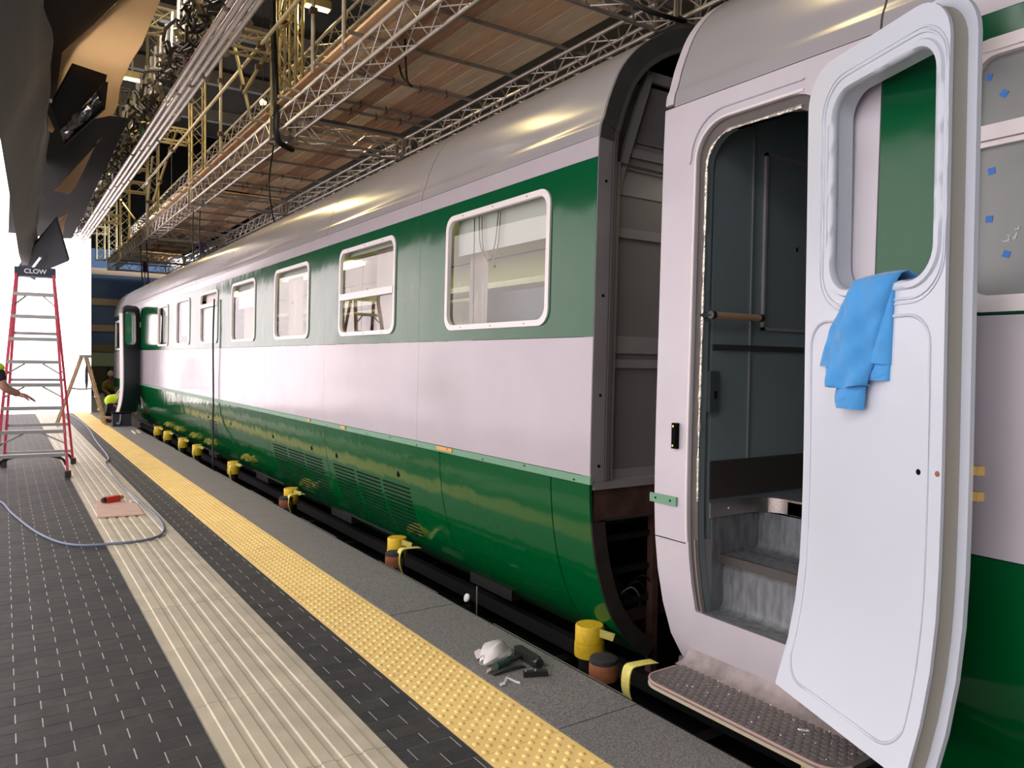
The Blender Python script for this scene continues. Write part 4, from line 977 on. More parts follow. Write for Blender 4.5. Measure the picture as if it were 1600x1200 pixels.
rows = [[(0.12+1.4*k/6, 12.2+0.75*i, 5.0-0.02*i+0.02*math.sin(i*1.3+k)) for k in range(7)] for i in range(16)]
part('cloth', MB().slab(rows, (0, 0, 0.01)), M_cloth2, bc, smooth=80)
def sheet(name, poly, label, cat, m, th=0.012, group=None):
    return solo(name, MB().prism(poly, (0, 0, th)), m, label, cat, group, smooth=0)
TAN1 = [(0.547, 9.757), (0.925, 7.988), (1.219, 7.5), (1.235, 8.993), (1.204, 9.566), (1.204, 10.521), (1.267, 11.339), (1.266, 11.824), (1.058, 12.182), (0.9, 12.0), (0.575, 11.397)]
sheet('muslin_panel', [(x, y, 4.9) for x, y in TAN1], 'largest tan muslin panel overhead at the upper left beside the drape', 'cloth panel', M_muslin, group='tan muslin panels')
sheet('muslin_panel', [(1.145, 11.932, 4.6), (0.788, 16.289, 4.6), (1.029, 16.436, 4.6), (1.081, 15.682, 4.6), (1.098, 13.994, 4.6), (1.101, 12.967, 4.6), (1.109, 12.224, 4.6)], 'narrow tan muslin panel with ragged edge under the black light box', 'cloth panel', M_muslin, group='tan muslin panels')
sheet('muslin_panel', [(1.034, 16.866, 4.3), (0.84, 18.577, 4.3), (0.658, 21.538, 4.3), (1.035, 21.739, 4.3), (1.149, 20.42, 4.3), (1.06, 18.216, 4.3)], 'farthest tan muslin panel, low above the red stepladder', 'cloth panel', M_muslin, group='tan muslin panels')
sheet('muslin_panel', [(0.49, 11.391, 4.62), (0.581, 11.989, 4.62), (0.568, 12.177, 4.62), (0.505, 12.081, 4.62)], 'smallest tan muslin scrap between drape and light box', 'cloth panel', M_muslin, group='tan muslin panels')
sb = thing('light_box', 'black cloth light box with crumpled silver lining under the tan muslin', 'light box', (0.75, 10.8, 4.5))
T1 = [(0.629, 9.817, 4.75), (0.991, 9.982, 4.75), (0.897, 9.881, 4.6), (0.645, 11.941, 4.6), (0.516, 11.333, 4.75)]
part('black_cover', MB().prism(T1, (0.02, 0.05, 0.10)), M_cloth2, sb, smooth=0)
F1 = [Vector(p) for p in ((0.897, 9.881, 4.602), (0.925, 9.95, 4.49), (0.70, 12.10, 4.49), (0.645, 11.941, 4.602))]
rows = []
rn = random.Random(9)
for i in range(15):
    a = F1[0].lerp(F1[3], i/14); b = F1[1].lerp(F1[2], i/14)
    rows.append([tuple(a.lerp(b, k/5)+Vector((rn.uniform(-0.018, 0.018), 0, rn.uniform(-0.02, 0.02)))*(0 if i in (0, 14) else 1)) for k in range(6)])
part('silver_lining', MB().slab(rows, (0.012, 0, 0.012)), M_silver, sb, smooth=30)
part('black_rim', MB().prism([(0.991, 9.982, 4.75), (0.975, 10.14, 4.47), (0.70, 12.14, 4.47), (0.70, 12.09, 4.50), (0.925, 9.93, 4.50), (0.90, 9.87, 4.60)], (0.03, 0.03, 0.02)), M_cloth2, sb, smooth=0)
fg = thing('light_box', 'black flag panel hanging just above the red stepladder top', 'light box', (0.6, 18, 3.4))
part('black_cover', MB().prism([(0.745, 15.036, 3.9), (1.071, 17.316, 3.45), (0.744, 19.107, 3.40), (0.343, 21.0, 3.40), (0.24, 19.938, 3.45), (0.446, 18.0, 3.70)], (0.02, 0.02, 0.05)), mat('navy_cloth', (40, 46, 58), 0.9), fg, smooth=0)
part('silver_tube', MB().tube([(0.62, 17.6, 3.52), (0.48, 19.2, 3.38)], 0.022, 8), M_alu, fg)
# unseen row of fill boxes added left of the platform (their lamps are set up at the top)
for i, ((x, y, z), lo) in enumerate(zip(BOX_SPOTS, BOX_LAMPS)):
    t = thing('light_box', 'added black fill light box, unseen left of the platform, %s from the camera end' % ORD[i], 'light box', (x, y, z))
    q = Matrix.Rotation(math.radians(-22), 4, 'Y')
    def PQ(a, b, c): return tuple(Vector((x, y, z)) + q @ Vector((a, b, c)))
    for a0, b0, a1, b1 in ((-0.8, -1.2, 0.8, -1.2), (-0.8, 1.2, 0.8, 1.2), (-0.8, -1.2, -0.8, 1.2), (0.8, -1.2, 0.8, 1.2)):
        part('black_skirt', MB().add([PQ(a0, b0, -0.03), PQ(a1, b1, -0.03), PQ(a1*0.6, b1*0.6, 0.5), PQ(a0*0.6, b0*0.6, 0.5)], [(0, 1, 2, 3)]), M_cloth2, t, smooth=0)
    part('black_top', MB().add([PQ(-0.48, -0.72, 0.5), PQ(0.48, -0.72, 0.5), PQ(0.48, 0.72, 0.5), PQ(-0.48, 0.72, 0.5)], [(0, 1, 2, 3)]), M_cloth2, t, smooth=0)
    part('suspension', MB().tube([PQ(0, 0, 0.5), (x-0.2, y, 11.99)], 0.012, 6), M_steel, t)
    lo.parent = t; lo.location = (0, 0, 0)
# work lamps, hoist and hanging cables
def lamp(x, y, z, label, energy, size=0.09, col=(1.0, 0.77, 0.34)):
    t = thing('work_lamp', label, 'lamp', (x, y, z))
    part('housing', MB().box(x-0.22, x+0.22, y-0.07, y+0.07, z+0.02, z+0.16), M_tower, t, smooth=0)
    part('drop_rod', MB().tube([(x, y, z+0.4), (x, y, 11.99)], 0.012, 6), M_steel, t)
    part('lit_face', MB().box(x-0.2, x+0.2, y-0.055, y+0.055, z-0.006, z+0.018), M_bulb, t, smooth=0)
    part('bracket', MB().tube([(x, y, z+0.16), (x, y, z+0.42)], 0.02, 6), M_steel, t)
    l = bpy.data.lights.new('work_lamp_light', 'POINT'); l.energy = energy; l.color = col; l.shadow_soft_size = size
    o = bpy.data.objects.new('work_lamp_light', l); COL.objects.link(o); o.location = (0, 0, -0.12); o.parent = t
    return t
lamp(2.2, 17.3, 7.2, 'warm work lamp glowing beside the tan muslin at the upper left', LAMP_POWER)
lamp(4.5, 12.9, 7.6, 'yellow work lamp near the top of the picture above the first deck', LAMP_POWER)
lamp(1.2, 5.0, 8.6, 'high warm work lamp out of view above the platform, nearest the camera', LAMP_POWER*1.6)
lamp(0.9, 11.0, 8.8, 'high warm work lamp above the lighting bridge in the middle', LAMP_POWER*1.6)
lamp(1.2, 20.0, 8.8, 'high warm work lamp above the far end of the lighting bridge', LAMP_POWER*1.6)
lamp(3.0, 27.5, 7.4, 'far warm work lamp beyond the fourth tower', LAMP_POWER*1.3)
lamp(1.0, 9.3, 6.3, 'warm lamp shining down through the largest muslin panel', LAMP_POWER*1.3, 0.2, (1.0, 0.93, 0.84))
lamp(5.6, 33.0, 6.0, 'added neutral fill lamp before the navy back wall', 1000, 0.2, (0.95, 0.97, 1.0))  # lamp added to brighten the navy back wall
lamp(-1.5, 32.0, 6.0, 'added neutral fill lamp behind the luminous screen', 150, 0.2, (0.95, 0.97, 1.0))  # further unseen fill lamp added behind the screen
for x, y, z, w in ((4.58, 16.47, 7.0, 'left'), (4.80, 16.50, 6.98, 'right')):
    t = thing('bulb', 'bare white bulb behind the nearest tower, %s of the pair' % w, 'lamp', (x, y, z))
    part('glass_globe', MB().lathe([(0.01, -0.07), (0.05, -0.05), (0.07, 0), (0.05, 0.05), (0.02, 0.075)], 12, (x, y, z)), M_bulb, t)
    part('socket', MB().lathe([(0.02, 0.075), (0.025, 0.15)], 8, (x, y, z)), M_rubber, t)
    part('cord', MB().tube([(x, y, z+0.14), (x, y, 11.99)], 0.006, 5), M_blackcab, t)
ho = thing('chain_hoist', 'purple chain hoist with black hook hanging from the third deck', 'hoist', (5.087, 24.85, 4.5))
part('body', MB().box(4.97, 5.2, 24.75, 24.95, 5.02, 5.12).box(5.04, 5.14, 24.78, 24.92, 4.80, 5.02), M_purple, ho, smooth=0)
part('chain', MB().tube([(5.09, 24.85, 4.8), (5.09, 24.85, 4.64)], 0.02, 6), M_steel, ho)
part('hook', MB().lathe([(0.03, 4.64), (0.085, 4.58), (0.10, 4.5), (0.05, 4.42)], 10, (5.09, 24.85, 0)), M_rubber, ho)
h2 = thing('chain_hoist', 'small purple chain hoist at the far cross truss, left of the other', 'hoist', (4.4, 31.2, 4.7))
part('body', MB().box(4.33, 4.47, 31.26, 31.36, 4.75, 5.13), M_purple, h2, smooth=0); part('chain', MB().tube([(4.4, 31.31, 4.75), (4.4, 31.31, 4.2)], 0.02, 6), M_steel, h2)
def cable(pts, r, label, m=None, sub=6, name='cable', group=None):
    return solo(name, MB().tube(catmull(pts, sub), r, 6), m or M_blackcab, label, 'cable', group, smooth=60)
cable([(3.55, 12.05, 9.0), (3.50, 12.05, 7.2), (3.54, 12.0, 5.6), (3.56, 12.02, 5.05), (3.75, 12.25, 5.0), (3.95, 12.5, 5.03)], 0.05, 'thick black cable bundle running down the nearest tower')
cable([(3.62, 12.4, 5.02), (3.68, 12.8, 4.7), (3.72, 13.0, 4.5), (3.85, 13.3, 4.2), (4.0, 13.6, 4.0), (4.2, 13.8, 3.78)], 0.014, 'thin black cable looping from the nearest tower to the coach roof')
cable([(3.64, 27.0, 5.8), (3.66, 26.9, 4.8), (3.7, 26.8, 3.9)], 0.02, 'black cable hanging past the far end of the coach roof, left one')
cable([(3.75, 26.5, 5.8), (3.77, 26.4, 4.8), (3.80, 26.3, 3.9)], 0.02, 'black cable hanging past the far end of the coach roof, right one')
cable([(3.70, 19.0, 5.0), (3.68, 19.0, 4.4), (3.72, 19.0, 3.72)], 0.014, 'black cable dropping from the third tower to the coach roof, left one')
cable([(3.80, 18.8, 5.0), (3.79, 18.8, 4.4), (3.83, 18.8, 3.74)], 0.014, 'black cable dropping from the third tower to the coach roof, right one')
cable([(4.4, 9.4, 5.527), (4.36, 9.2, 5.3), (4.2, 8.6, 4.98), (4.08, 8.5, 5.02), (4.1, 8.6, 5.527)], 0.014, 'black cable loop dangling under the nearest plank deck')
cable([(2.70, 12.3, 2.50), (2.685, 12.31, 1.9), (2.69, 12.3, 1.0), (2.675, 12.27, 0.4), (2.68, 12.25, -0.25)], 0.013, 'dark rope hanging down the coach side by the half-open window', name='rope')
cable([(4.95, 5.6, 5.12), (5.1, 5.45, 4.98), (5.35, 5.35, 4.93), (5.6, 5.4, 4.98), (5.72, 5.6, 5.12)], 0.022, 'dark cable loop under the corner above the open coach end')
# ------------------------------------------------------------------ red stepladder
def text_mesh(body, size, depth, m, font_bold=True):
    cu = bpy.data.curves.new('lettering', 'FONT'); cu.body = body; cu.size = size; cu.extrude = depth; cu.align_x = 'CENTER'; cu.align_y = 'CENTER'; cu.offset = size*0.018
    o = bpy.data.objects.new('lettering', cu); COL.objects.link(o)
    dg = bpy.context.evaluated_depsgraph_get(); me = bpy.data.meshes.new_from_object(o.evaluated_get(dg))
    bpy.data.objects.remove(o); bpy.data.curves.remove(cu)
    me.materials.clear(); me.materials.append(m); return me
LA = math.radians(-5)
LT = Vector((0.37, 12.3, 0))
ld = thing('stepladder', 'tall red stepladder with grey steps on the platform at the left', 'ladder', tuple(LT), rotz=LA)
HT = 2.74
fr = lambda s, z: Vector((s*(0.21+(0.40-0.21)*(1-z/HT)), -0.06-0.69*(1-z/HT), z))
rr = lambda s, z: Vector((s*(0.21+(0.43-0.21)*(1-z/HT)), 0.06+0.60*(1-z/HT), z))
for s in (-1, 1):
    part('rail', MB().bar(fr(s, 0.05), fr(s, HT-0.05), 0.03, 0.075, (0, 1, 0)), M_red, ld, smooth=0, local=True)
    part('rail', MB().bar(rr(s, 0.05), rr(s, HT-0.05), 0.03, 0.06, (0, 1, 0)), M_red, ld, smooth=0, local=True)
    for f in (fr, rr):
        p = f(s, 0.0); part('foot', MB().box(p.x-0.035, p.x+0.035, p.y-0.05, p.y+0.05, 0.0, 0.085), M_rubber, ld, smooth=0, local=True)
    part('spreader', MB().bar(fr(s, 1.38), rr(s, 1.36), 0.012, 0.02), M_alud, ld, smooth=0, local=True)
for k in range(1, 9):
    z = 0.303*k; a = fr(-1, z); b = fr(1, z)
    st = part('step', MB().box(a.x-0.005, b.x+0.005, a.y-0.045, a.y+0.05, z-0.03, z+0.015), M_step, ld, smooth=0, local=True)
    if k in (2, 4, 5, 8):
        for s in (-1, 1): part('brace', MB().bar((s*0.10, a.y, z-0.03), (fr(s, z-0.17).x, fr(s, z-0.17).y, z-0.17), 0.012, 0.02), M_step, ld, smooth=0, local=True)
for z in (0.2, 0.60, 1.25, 1.9):
    a = rr(-1, z); b = rr(1, z); part('rear_bar', MB().box(a.x, b.x, a.y-0.015, a.y+0.015, z-0.02, z+0.02), M_step, ld, smooth=0, local=True)
for s in (-1, 1):
    for f, z in ((fr, 0.30), (rr, 0.2)):
        pts = [f(s, z-0.14)+Vector((-s*0.01, 0, 0)), f(s, z-0.06)+Vector((-s*0.05, 0, 0)), f(s, z-0.02)+Vector((-s*0.16, 0, 0)), f(s, z-0.01)+Vector((-s*0.22, 0, 0))]
        part('corner_brace', MB().tube(catmull(pts, 4), 0.018, 5), M_rubber, ld, local=True)
top = part('top_cap', MB().box(-0.235, 0.235, -0.11, 0.11, HT-0.075, HT+0.045), M_navy, ld, smooth=0, local=True)
inst('lettering', text_mesh('CLOW', 0.085, 0.001, M_frame), top, Matrix.Translation((0.005, -0.112, HT-0.012)) @ Matrix.Rotation(math.radians(90), 4, 'X'))
# ------------------------------------------------------------------ old wooden trestle ladder farther down
wl = thing('stepladder', 'low paint-spattered wooden stepladder beyond the red one', 'ladder', (1.42, 20.2, 0))
for y in (19.95, 20.4):
    part('leg', MB().bar((1.0, y, 0), (1.50, y, 1.56), 0.045, 0.07, (0, 1, 0)), M_oldwood, wl, smooth=0)
    part('leg', MB().bar((1.98, y, 0), (1.60, y, 1.56), 0.05, 0.10, (0, 1, 0)), M_oldwood, wl, smooth=0)
part('top', MB().box(1.44, 1.68, 19.88, 20.47, 1.555, 1.62), M_alud, wl, smooth=0)
for z in (0.35, 0.65, 0.95, 1.25):
    x = 1.98-0.38*z/1.56; part('tread', MB().box(x-0.05, x+0.05, 19.97, 20.38, z-0.015, z+0.015), M_oldwood, wl, smooth=0)
part('strap', MB().tube(catmull([(1.28, 19.95, 0.86), (1.5, 19.95, 0.835), (1.80, 19.95, 0.86)], 6), 0.018, 6), M_alud, wl)
part('hanging_bar', MB().lathe([(0.005, -0.28), (0.02, -0.2), (0.035, -0.05), (0.03, 0.2), (0.012, 0.3), (0.01, 0.45)], 8, (1.60, 20.1, 1.08)), M_tool, wl)
# ------------------------------------------------------------------ people
def skin(name, joints, edges, m, parent, sub=2, root=0):
    me = bpy.data.meshes.new(name); l = root_loc(parent)
    me.from_pydata([tuple(Vector(p[:3])-l) for p in joints], edges, [])
    me.materials.append(m)
    o = bpy.data.objects.new(name, me); COL.objects.link(o); o.parent = parent
    md = o.modifiers.new('skin', 'SKIN'); md.use_smooth_shade = True
    for i, (sv, p) in enumerate(zip(me.skin_vertices[0].data, joints)):
        r = p[3]; sv.radius = (r, p[4] if len(p) > 4 else r); sv.use_root = (i == root)
    s = o.modifiers.new('smooth', 'SUBSURF'); s.levels = sub; s.render_levels = sub
    return o
def sphere_head(c, r, face, parent, hair=None, helmet=None, skin_m=None):
    c = Vector(c); f = Vector(face).normalized(); up = Vector((0, 0, 1)); s = f.cross(up).normalized(); up = s.cross(f).normalized()
    def P(a, b, d): return c+s*a+f*b+up*d
    rows = []
    for i in range(13):
        th = math.pi*i/12; row = []
        for k in range(17):
            ph = 2*math.pi*k/16; x = math.sin(th)*math.cos(ph); y = math.sin(th)*math.sin(ph); z = math.cos(th)
            w = 0.78 if z > -0.1 else 0.78+0.25*(z+0.1)
            yy = y*(0.95 if z > -0.2 else 0.95+0.15*(z+0.2))
            # brow, nose, chin
            nose = 0.16*math.exp(-((x/0.16)**2+((z+0.08)/0.22)**2)) if y > 0 else 0
            eye = -0.06*(math.exp(-(((abs(x)-0.32)/0.14)**2+((z-0.08)/0.1)**2))) if y > 0 else 0
            row.append(tuple(P(x*w*r, (yy+nose+eye)*r, z*1.22*r)))
        rows.append(row)
    hd = part('head', MB().grid(rows), skin_m or M_skin, parent, smooth=80)
    for sx in (-1, 1):
        part('ear', MB().tube([P(sx*0.76*r, -0.1*r, 0.15*r), P(sx*0.86*r, -0.15*r, 0.05*r), P(sx*0.78*r, -0.08*r, -0.2*r)], 0.016, 6), skin_m or M_skin, parent)
        part('eye', MB().lathe([(0.001, -0.008), (0.011, 0), (0.001, 0.008)], 8, tuple(P(sx*0.3*r, 0.86*r, 0.1*r))), M_darkgap, parent)
    part('mouth', MB().tube([P(-0.22*r, 0.86*r, -0.5*r), P(0, 0.93*r, -0.52*r), P(0.22*r, 0.86*r, -0.5*r)], 0.006, 5), mat('lips', (150, 92, 88), 0.6), parent)
    def cap(mm, k, zmin, name):
        rw = []
        for i in range(9):
            th = math.pi*0.5*i/8*zmin; rw.append([tuple(P(math.sin(th)*math.cos(a)*0.82*r*k, (math.sin(th)*math.sin(a)*1.0-0.06)*r*k, (math.cos(th)*1.22)*r*k)) for a in [2*math.pi*q/16 for q in range(17)]])
        part(name, MB().slab(rw, (0, 0, -0.006)), mm, parent, smooth=80)
    if hair: cap(hair, 1.06, 1.12, 'hair')
    if helmet: cap(helmet, 1.16, 0.95, 'hard_hat')
def hand(wrist, d, palm, parent, s=1.0, curl=0.5, m=None):
    "a palm and five fingers on from the wrist; d along the hand, palm the way the palm faces"
    w = Vector(wrist); d = Vector(d).normalized(); p = Vector(palm); p = (p-d*p.dot(d)).normalized(); a = d.cross(p).normalized()
    J = []; E = []
    def J_(v, r): J.append((v.x, v.y, v.z, r)); return len(J)-1
    base = J_(w, 0.026*s); mid = J_(w+d*0.05*s, 0.036*s); E.append((base, mid))
    for i, (off, L) in enumerate(((-0.03, 0.068), (-0.01, 0.078), (0.011, 0.072), (0.031, 0.056))):
        k0 = w+d*0.092*s+a*off*s; prev = J_(k0, 0.0125*s); E.append((mid, prev)); q = k0; dd = d.copy()
        for f in (0.45, 0.32, 0.25):
            dd = (dd+p*curl*0.55).normalized(); q = q+dd*L*f*s*1.15; j = J_(q, 0.0092*s); E.append((prev, j)); prev = j
    t0 = J_(w+d*0.035*s-a*0.034*s+p*0.008*s, 0.014*s); E.append((mid, t0))
    t1 = J_(w+d*0.07*s-a*0.055*s+p*0.022*s, 0.011*s); E.append((t0, t1))
    t2 = J_(w+d*0.10*s-a*0.058*s+p*0.036*s, 0.009*s); E.append((t1, t2))
    return skin('hand', J, E, m or M_skin, parent, 2)
# the worker beside the red ladder (only an arm is in the picture)
p1 = thing('person', 'person at left edge in hi-vis vest reaching an arm to the red ladder', 'person', (-0.5, 10.75, 0))
bx, by = -0.5, 10.75
J = [(bx, by, 0.95, 0.13, 0.16), (bx+0.06, by, 1.2, 0.12, 0.16), (bx+0.16, by, 1.40, 0.12, 0.19), (bx+0.20, by, 1.50, 0.06), (bx+0.23, by, 1.58, 0.055),
     (bx+0.44, by-0.16, 1.44, 0.066), (bx+0.50, by-0.18, 1.22, 0.052), (bx+0.665, by-0.08, 1.13, 0.040),
     (bx+0.1, by+0.2, 1.43, 0.06), (bx+0.15, by+0.26, 1.16, 0.045), (bx+0.30, by+0.24, 1.02, 0.03),
     (bx, by-0.1, 0.88, 0.095), (bx+0.02, by-0.11, 0.48, 0.065), (bx, by-0.11, 0.1, 0.045), (bx+0.14, by-0.11, 0.04, 0.04),
     (bx, by+0.1, 0.88, 0.095), (bx+0.02, by+0.12, 0.48, 0.065), (bx-0.02, by+0.12, 0.1, 0.045), (bx+0.12, by+0.12, 0.04, 0.04)]
E = [(0,1),(1,2),(2,3),(3,4),(2,5),(5,6),(6,7),(2,8),(8,9),(9,10),(0,11),(11,12),(12,13),(13,14),(0,15),(15,16),(16,17),(17,18)]
skin('body', J, E, M_skin, p1)
def grow(idx, k, dr, edges, name, m, joints=J): 
    ids = {i: n for n, i in enumerate(idx)}
    jj = [tuple([joints[i][0], joints[i][1], joints[i][2]]+[r+dr for r in joints[i][3:]]) for i in idx]
    return skin(name, jj, [(ids[a], ids[b]) for a, b in edges], m, k)
grow([0, 11, 12, 13, 15, 16, 17], p1, 0.014, [(0,11),(11,12),(12,13),(0,15),(15,16),(16,17)], 'trousers', M_dark)
J2 = J+[(bx+0.475, by-0.175, 1.27, 0.056), (bx+0.13, by+0.235, 1.28, 0.05)]
grow([0, 1, 2, 5, 19, 8, 20], p1, 0.016, [(0,1),(1,2),(2,5),(5,19),(2,8),(8,20)], 'shirt', M_dark, J2)
J3 = J+[(bx+0.45, by-0.165, 1.39, 0.066)]
grow([0, 1, 2, 5, 19], p1, 0.034, [(0,1),(1,2),(2,5),(5,19)], 'hivis_vest', M_hivis, J3)
for sy in (-1, 1): part('shoe', MB().lathe([(0.055, 0), (0.06, 0.03), (0.05, 0.10)], 10, (bx+0.06, by+0.11*sy, 0)), M_rubber, p1)
sphere_head((bx+0.27, by, 1.69), 0.105, (1, 0.1, -0.15), p1, hair=M_hair)
hand((bx+0.645, by-0.092, 1.14), (1, 0.35, -0.35), (0.1, 0.1, -1), p1, 1.15, 0.4)
# worker crouched at the far doorway
p2 = thing('person', 'person in bright yellow hi-vis crouching at the far coach doorway', 'person', (2.3, 20.75, 0))
J = [(2.02, 18.55, 0.36, 0.13, 0.15), (2.10, 18.55, 0.54, 0.13, 0.17), (2.27, 18.55, 0.66, 0.11, 0.18), (2.38, 18.55, 0.66, 0.06), (2.43, 18.55, 0.64, 0.05),
     (2.32, 18.36, 0.58, 0.06), (2.38, 18.34, 0.36, 0.045), (2.55, 18.42, 0.22, 0.032), (2.32, 18.74, 0.58, 0.06), (2.42, 18.76, 0.36, 0.045), (2.56, 18.68, 0.24, 0.032),
     (2.06, 18.44, 0.32, 0.10), (2.30, 18.38, 0.16, 0.07), (2.02, 18.38, 0.10, 0.055), (1.92, 18.38, 0.06, 0.04),
     (2.06, 18.66, 0.32, 0.10), (2.32, 18.70, 0.16, 0.07), (2.04, 18.72, 0.10, 0.055), (1.94, 18.72, 0.06, 0.04)]
J = [(q[0]+0.12, q[1]+2.2)+tuple(q[2:]) for q in J]
skin('body', J, E, M_skin, p2)
grow([0, 11, 12, 13, 15, 16, 17], p2, 0.016, [(0,11),(11,12),(12,13),(0,15),(15,16),(16,17)], 'trousers', M_dark, J)
grow([0, 1, 2, 5, 6, 8, 9], p2, 0.016, [(0,1),(1,2),(2,5),(5,6),(2,8),(8,9)], 'jacket', M_hivis, J)
grow([0, 1, 2, 5, 8], p2, 0.05, [(0,1),(1,2),(2,5),(2,8)], 'hivis_vest', M_hivis, J)
part('reflective_band', MB().tube([(2.29+0.18*math.cos(a)*0.5, 20.75+0.265*math.sin(a), 0.60+0.19*math.cos(a)) for a in [2*math.pi*k/20 for k in range(20)]], 0.02, 5, True), M_reflect, p2)
for y in (20.58, 20.92): part('boot', MB().box(1.98, 2.18, y-0.045, y+0.045, 0.0, 0.10), M_rubber, p2, smooth=0)
sphere_head((2.60, 20.75, 0.64), 0.10, (1, -0.2, -0.5), p2, hair=M_hair)
hand((2.675, 20.62, 0.215), (1, 0.1, -0.3), (0, 0.3, -1), p2, 1.0, 0.6); hand((2.685, 20.88, 0.235), (1, -0.1, -0.3), (0, -0.3, -1), p2, 1.0, 0.6)
tb = thing('tool_bag', 'black tool bag on the platform in front of the crouching worker', 'bag', (2.25, 19.5, 0))
part('bag_body', MB().slab([[(2.06+0.38*k/8, 19.35, 0.30*j/4+0.02*math.sin(k)) for k in range(9)] for j in range(5)], (0, 0.24, 0)), M_dark, tb, smooth=30)
part('bag_strap', MB().tube(catmull([(2.22, 19.34, 0.28), (2.21, 19.33, 0.14), (2.18, 19.33, 0.06), (2.14, 19.33, 0.10)], 5), 0.018, 6), M_seat, tb)
part('bag_flap', MB().box(2.05, 2.45, 19.335, 19.60, 0.295, 0.32), M_darkgap, tb, smooth=0)
# far worker beyond the screen
fl2 = part('floor', MB().box(2.475, 9.9, 25.9, 37.8, -0.59, -0.02), M_bed, None, smooth=0); fl2['kind'] = 'structure'
p3 = thing('person', 'far person in dull yellow hi-vis and white hard hat beyond the screen edge', 'person', (2.92, 28.5, 0))
o3 = Vector((2.92-2.1, 28.5-18.55, -0.02))
Jb = [(3.0, 28.5, 0.34, 0.13, 0.15), (3.0, 28.47, 0.55, 0.13, 0.17), (2.99, 28.42, 0.74, 0.12, 0.18), (2.97, 28.36, 0.84, 0.06), (2.96, 28.33, 0.90, 0.05),
      (3.2, 28.4, 0.70, 0.06), (3.24, 28.3, 0.48, 0.045), (3.12, 28.12, 0.40, 0.032), (2.78, 28.4, 0.70, 0.06), (2.74, 28.3, 0.48, 0.045), (2.86, 28.12, 0.40, 0.032),
      (3.1, 28.45, 0.32, 0.10), (3.12, 28.1, 0.36, 0.07), (3.1, 28.2, 0.08, 0.055), (3.1, 28.08, 0.035, 0.04), (2.9, 28.45, 0.32, 0.10), (2.88, 28.1, 0.36, 0.07), (2.9, 28.2, 0.08, 0.055), (2.9, 28.08, 0.035, 0.04)]
skin('body', Jb, E, M_skin, p3)
grow([0, 11, 12, 13, 15, 16, 17], p3, 0.016, [(0,11),(11,12),(12,13),(0,15),(15,16),(16,17)], 'trousers', M_dark, Jb)
grow([0, 1, 2, 5, 6, 8, 9], p3, 0.02, [(0,1),(1,2),(2,5),(5,6),(2,8),(8,9)], 'hivis_jacket', mat('hivis_dull', (150, 160, 60), 0.8), Jb)
sphere_head((2.95, 28.28, 0.98), 0.105, (0, -1, -0.4), p3, helmet=M_frame)
hand((3.12, 28.11, 0.4), (0, -1, -0.2), (0, 0, -1), p3); hand((2.86, 28.11, 0.4), (0, -1, -0.2), (0, 0, -1), p3)
# stand with a white cloth and a shelf of stores by the far wall
sd = thing('equipment_stand', 'tall pale stand with hanging white cloth beyond the coach end', 'stand', (3.25, 27.2, -0.02))
part('post', MB().tube([(3.25, 27.2, -0.02), (3.25, 27.2, 2.0)], 0.035, 8), M_beam, sd)
for a in (0, 2.1, 4.2): part('leg', MB().tube([(3.25, 27.2, 0.45), (3.25+0.3*math.cos(a), 27.2+0.3*math.sin(a), -0.01)], 0.02, 6), M_beam, sd)
part('arm', MB().bar((2.95, 27.2, 1.92), (3.35, 27.2, 1.95), 0.04, 0.05), mat('stand_green', (150, 170, 120), 0.6), sd, smooth=0)
part('white_cloth', MB().slab([[(3.12+0.15*k/5+0.02*math.sin(3*j+k), 27.12, 1.35+0.36*j/5) for k in range(6)] for j in range(6)], (0, 0.01, 0)), M_rag, sd)
part('control_box', MB().box(3.16, 3.36, 27.08, 27.18, 1.02, 1.32), M_rust, sd, smooth=0)
sh = thing('shelf_rack', 'dark shelf rack against the far wall beyond the coach end', 'rack', (3.6, 31.0, -0.02))
for x in (3.15, 4.05): part('upright', MB().box(x-0.03, x+0.03, 30.8, 31.2, -0.02, 1.2), M_under, sh, smooth=0)
for z in (0.15, 0.55, 0.95): part('shelf', MB().box(3.12, 4.08, 30.8, 31.2, z, z+0.04), M_rust, sh, smooth=0)
for i, (x, z) in enumerate(((3.3, 0.19), (3.65, 0.59), (3.35, 0.99))):
    solo('storage_box', MB().box(x, x+0.28, 30.86, 31.1, z+0.001, z+0.22), M_oldwood, 'small brown box on the %s shelf of the far rack' % ['bottom', 'middle', 'top'][i], 'box', 'boxes on the far rack', smooth=0)
# ------------------------------------------------------------------ things lying on the platform
cb = [(-0.6, 11.6, 0.012), (-0.3, 10.7, 0.012), (-0.035, 9.888, 0.012), (0.074, 9.036, 0.012), (0.255, 7.955, 0.012), (0.464, 7.341, 0.012), (0.78, 7.156, 0.02), (1.06, 7.193, 0.02), (1.212, 7.491, 0.02), (1.262, 8.182, 0.02), (1.24, 8.766, 0.02), (1.225, 9.662, 0.02),
      (1.20, 10.433, 0.02), (1.224, 11.963, 0.02), (1.257, 12.697, 0.02), (1.371, 13.483, 0.014), (1.436, 16.109, 0.014), (1.53, 18.5, 0.014), (1.55, 21.0, 0.014), (1.46, 24.2, 0.014)]
solo('power_cable', MB().tube(catmull(cb, 8), 0.0115, 7), M_cable, 'grey blue power cable curving across the platform around the pinkish board', 'cable', smooth=60)
bd = thing('board', 'thin pinkish board lying on the cream ribbed paving', 'board', (1.0, 8.85, 0.009))
part('sheet', MB().prism([(0.762, 8.43, 0.0095), (1.171, 8.376, 0.0095), (1.19, 9.10, 0.0095), (1.12, 9.22, 0.0095), (0.837, 9.40, 0.0095)], (0, 0, 0.012)), M_cardb, bd, smooth=0)
rt = thing('hand_tool', 'red handheld tool with dark ends lying on the pinkish board', 'tool', (0.97, 9.22, 0.022))
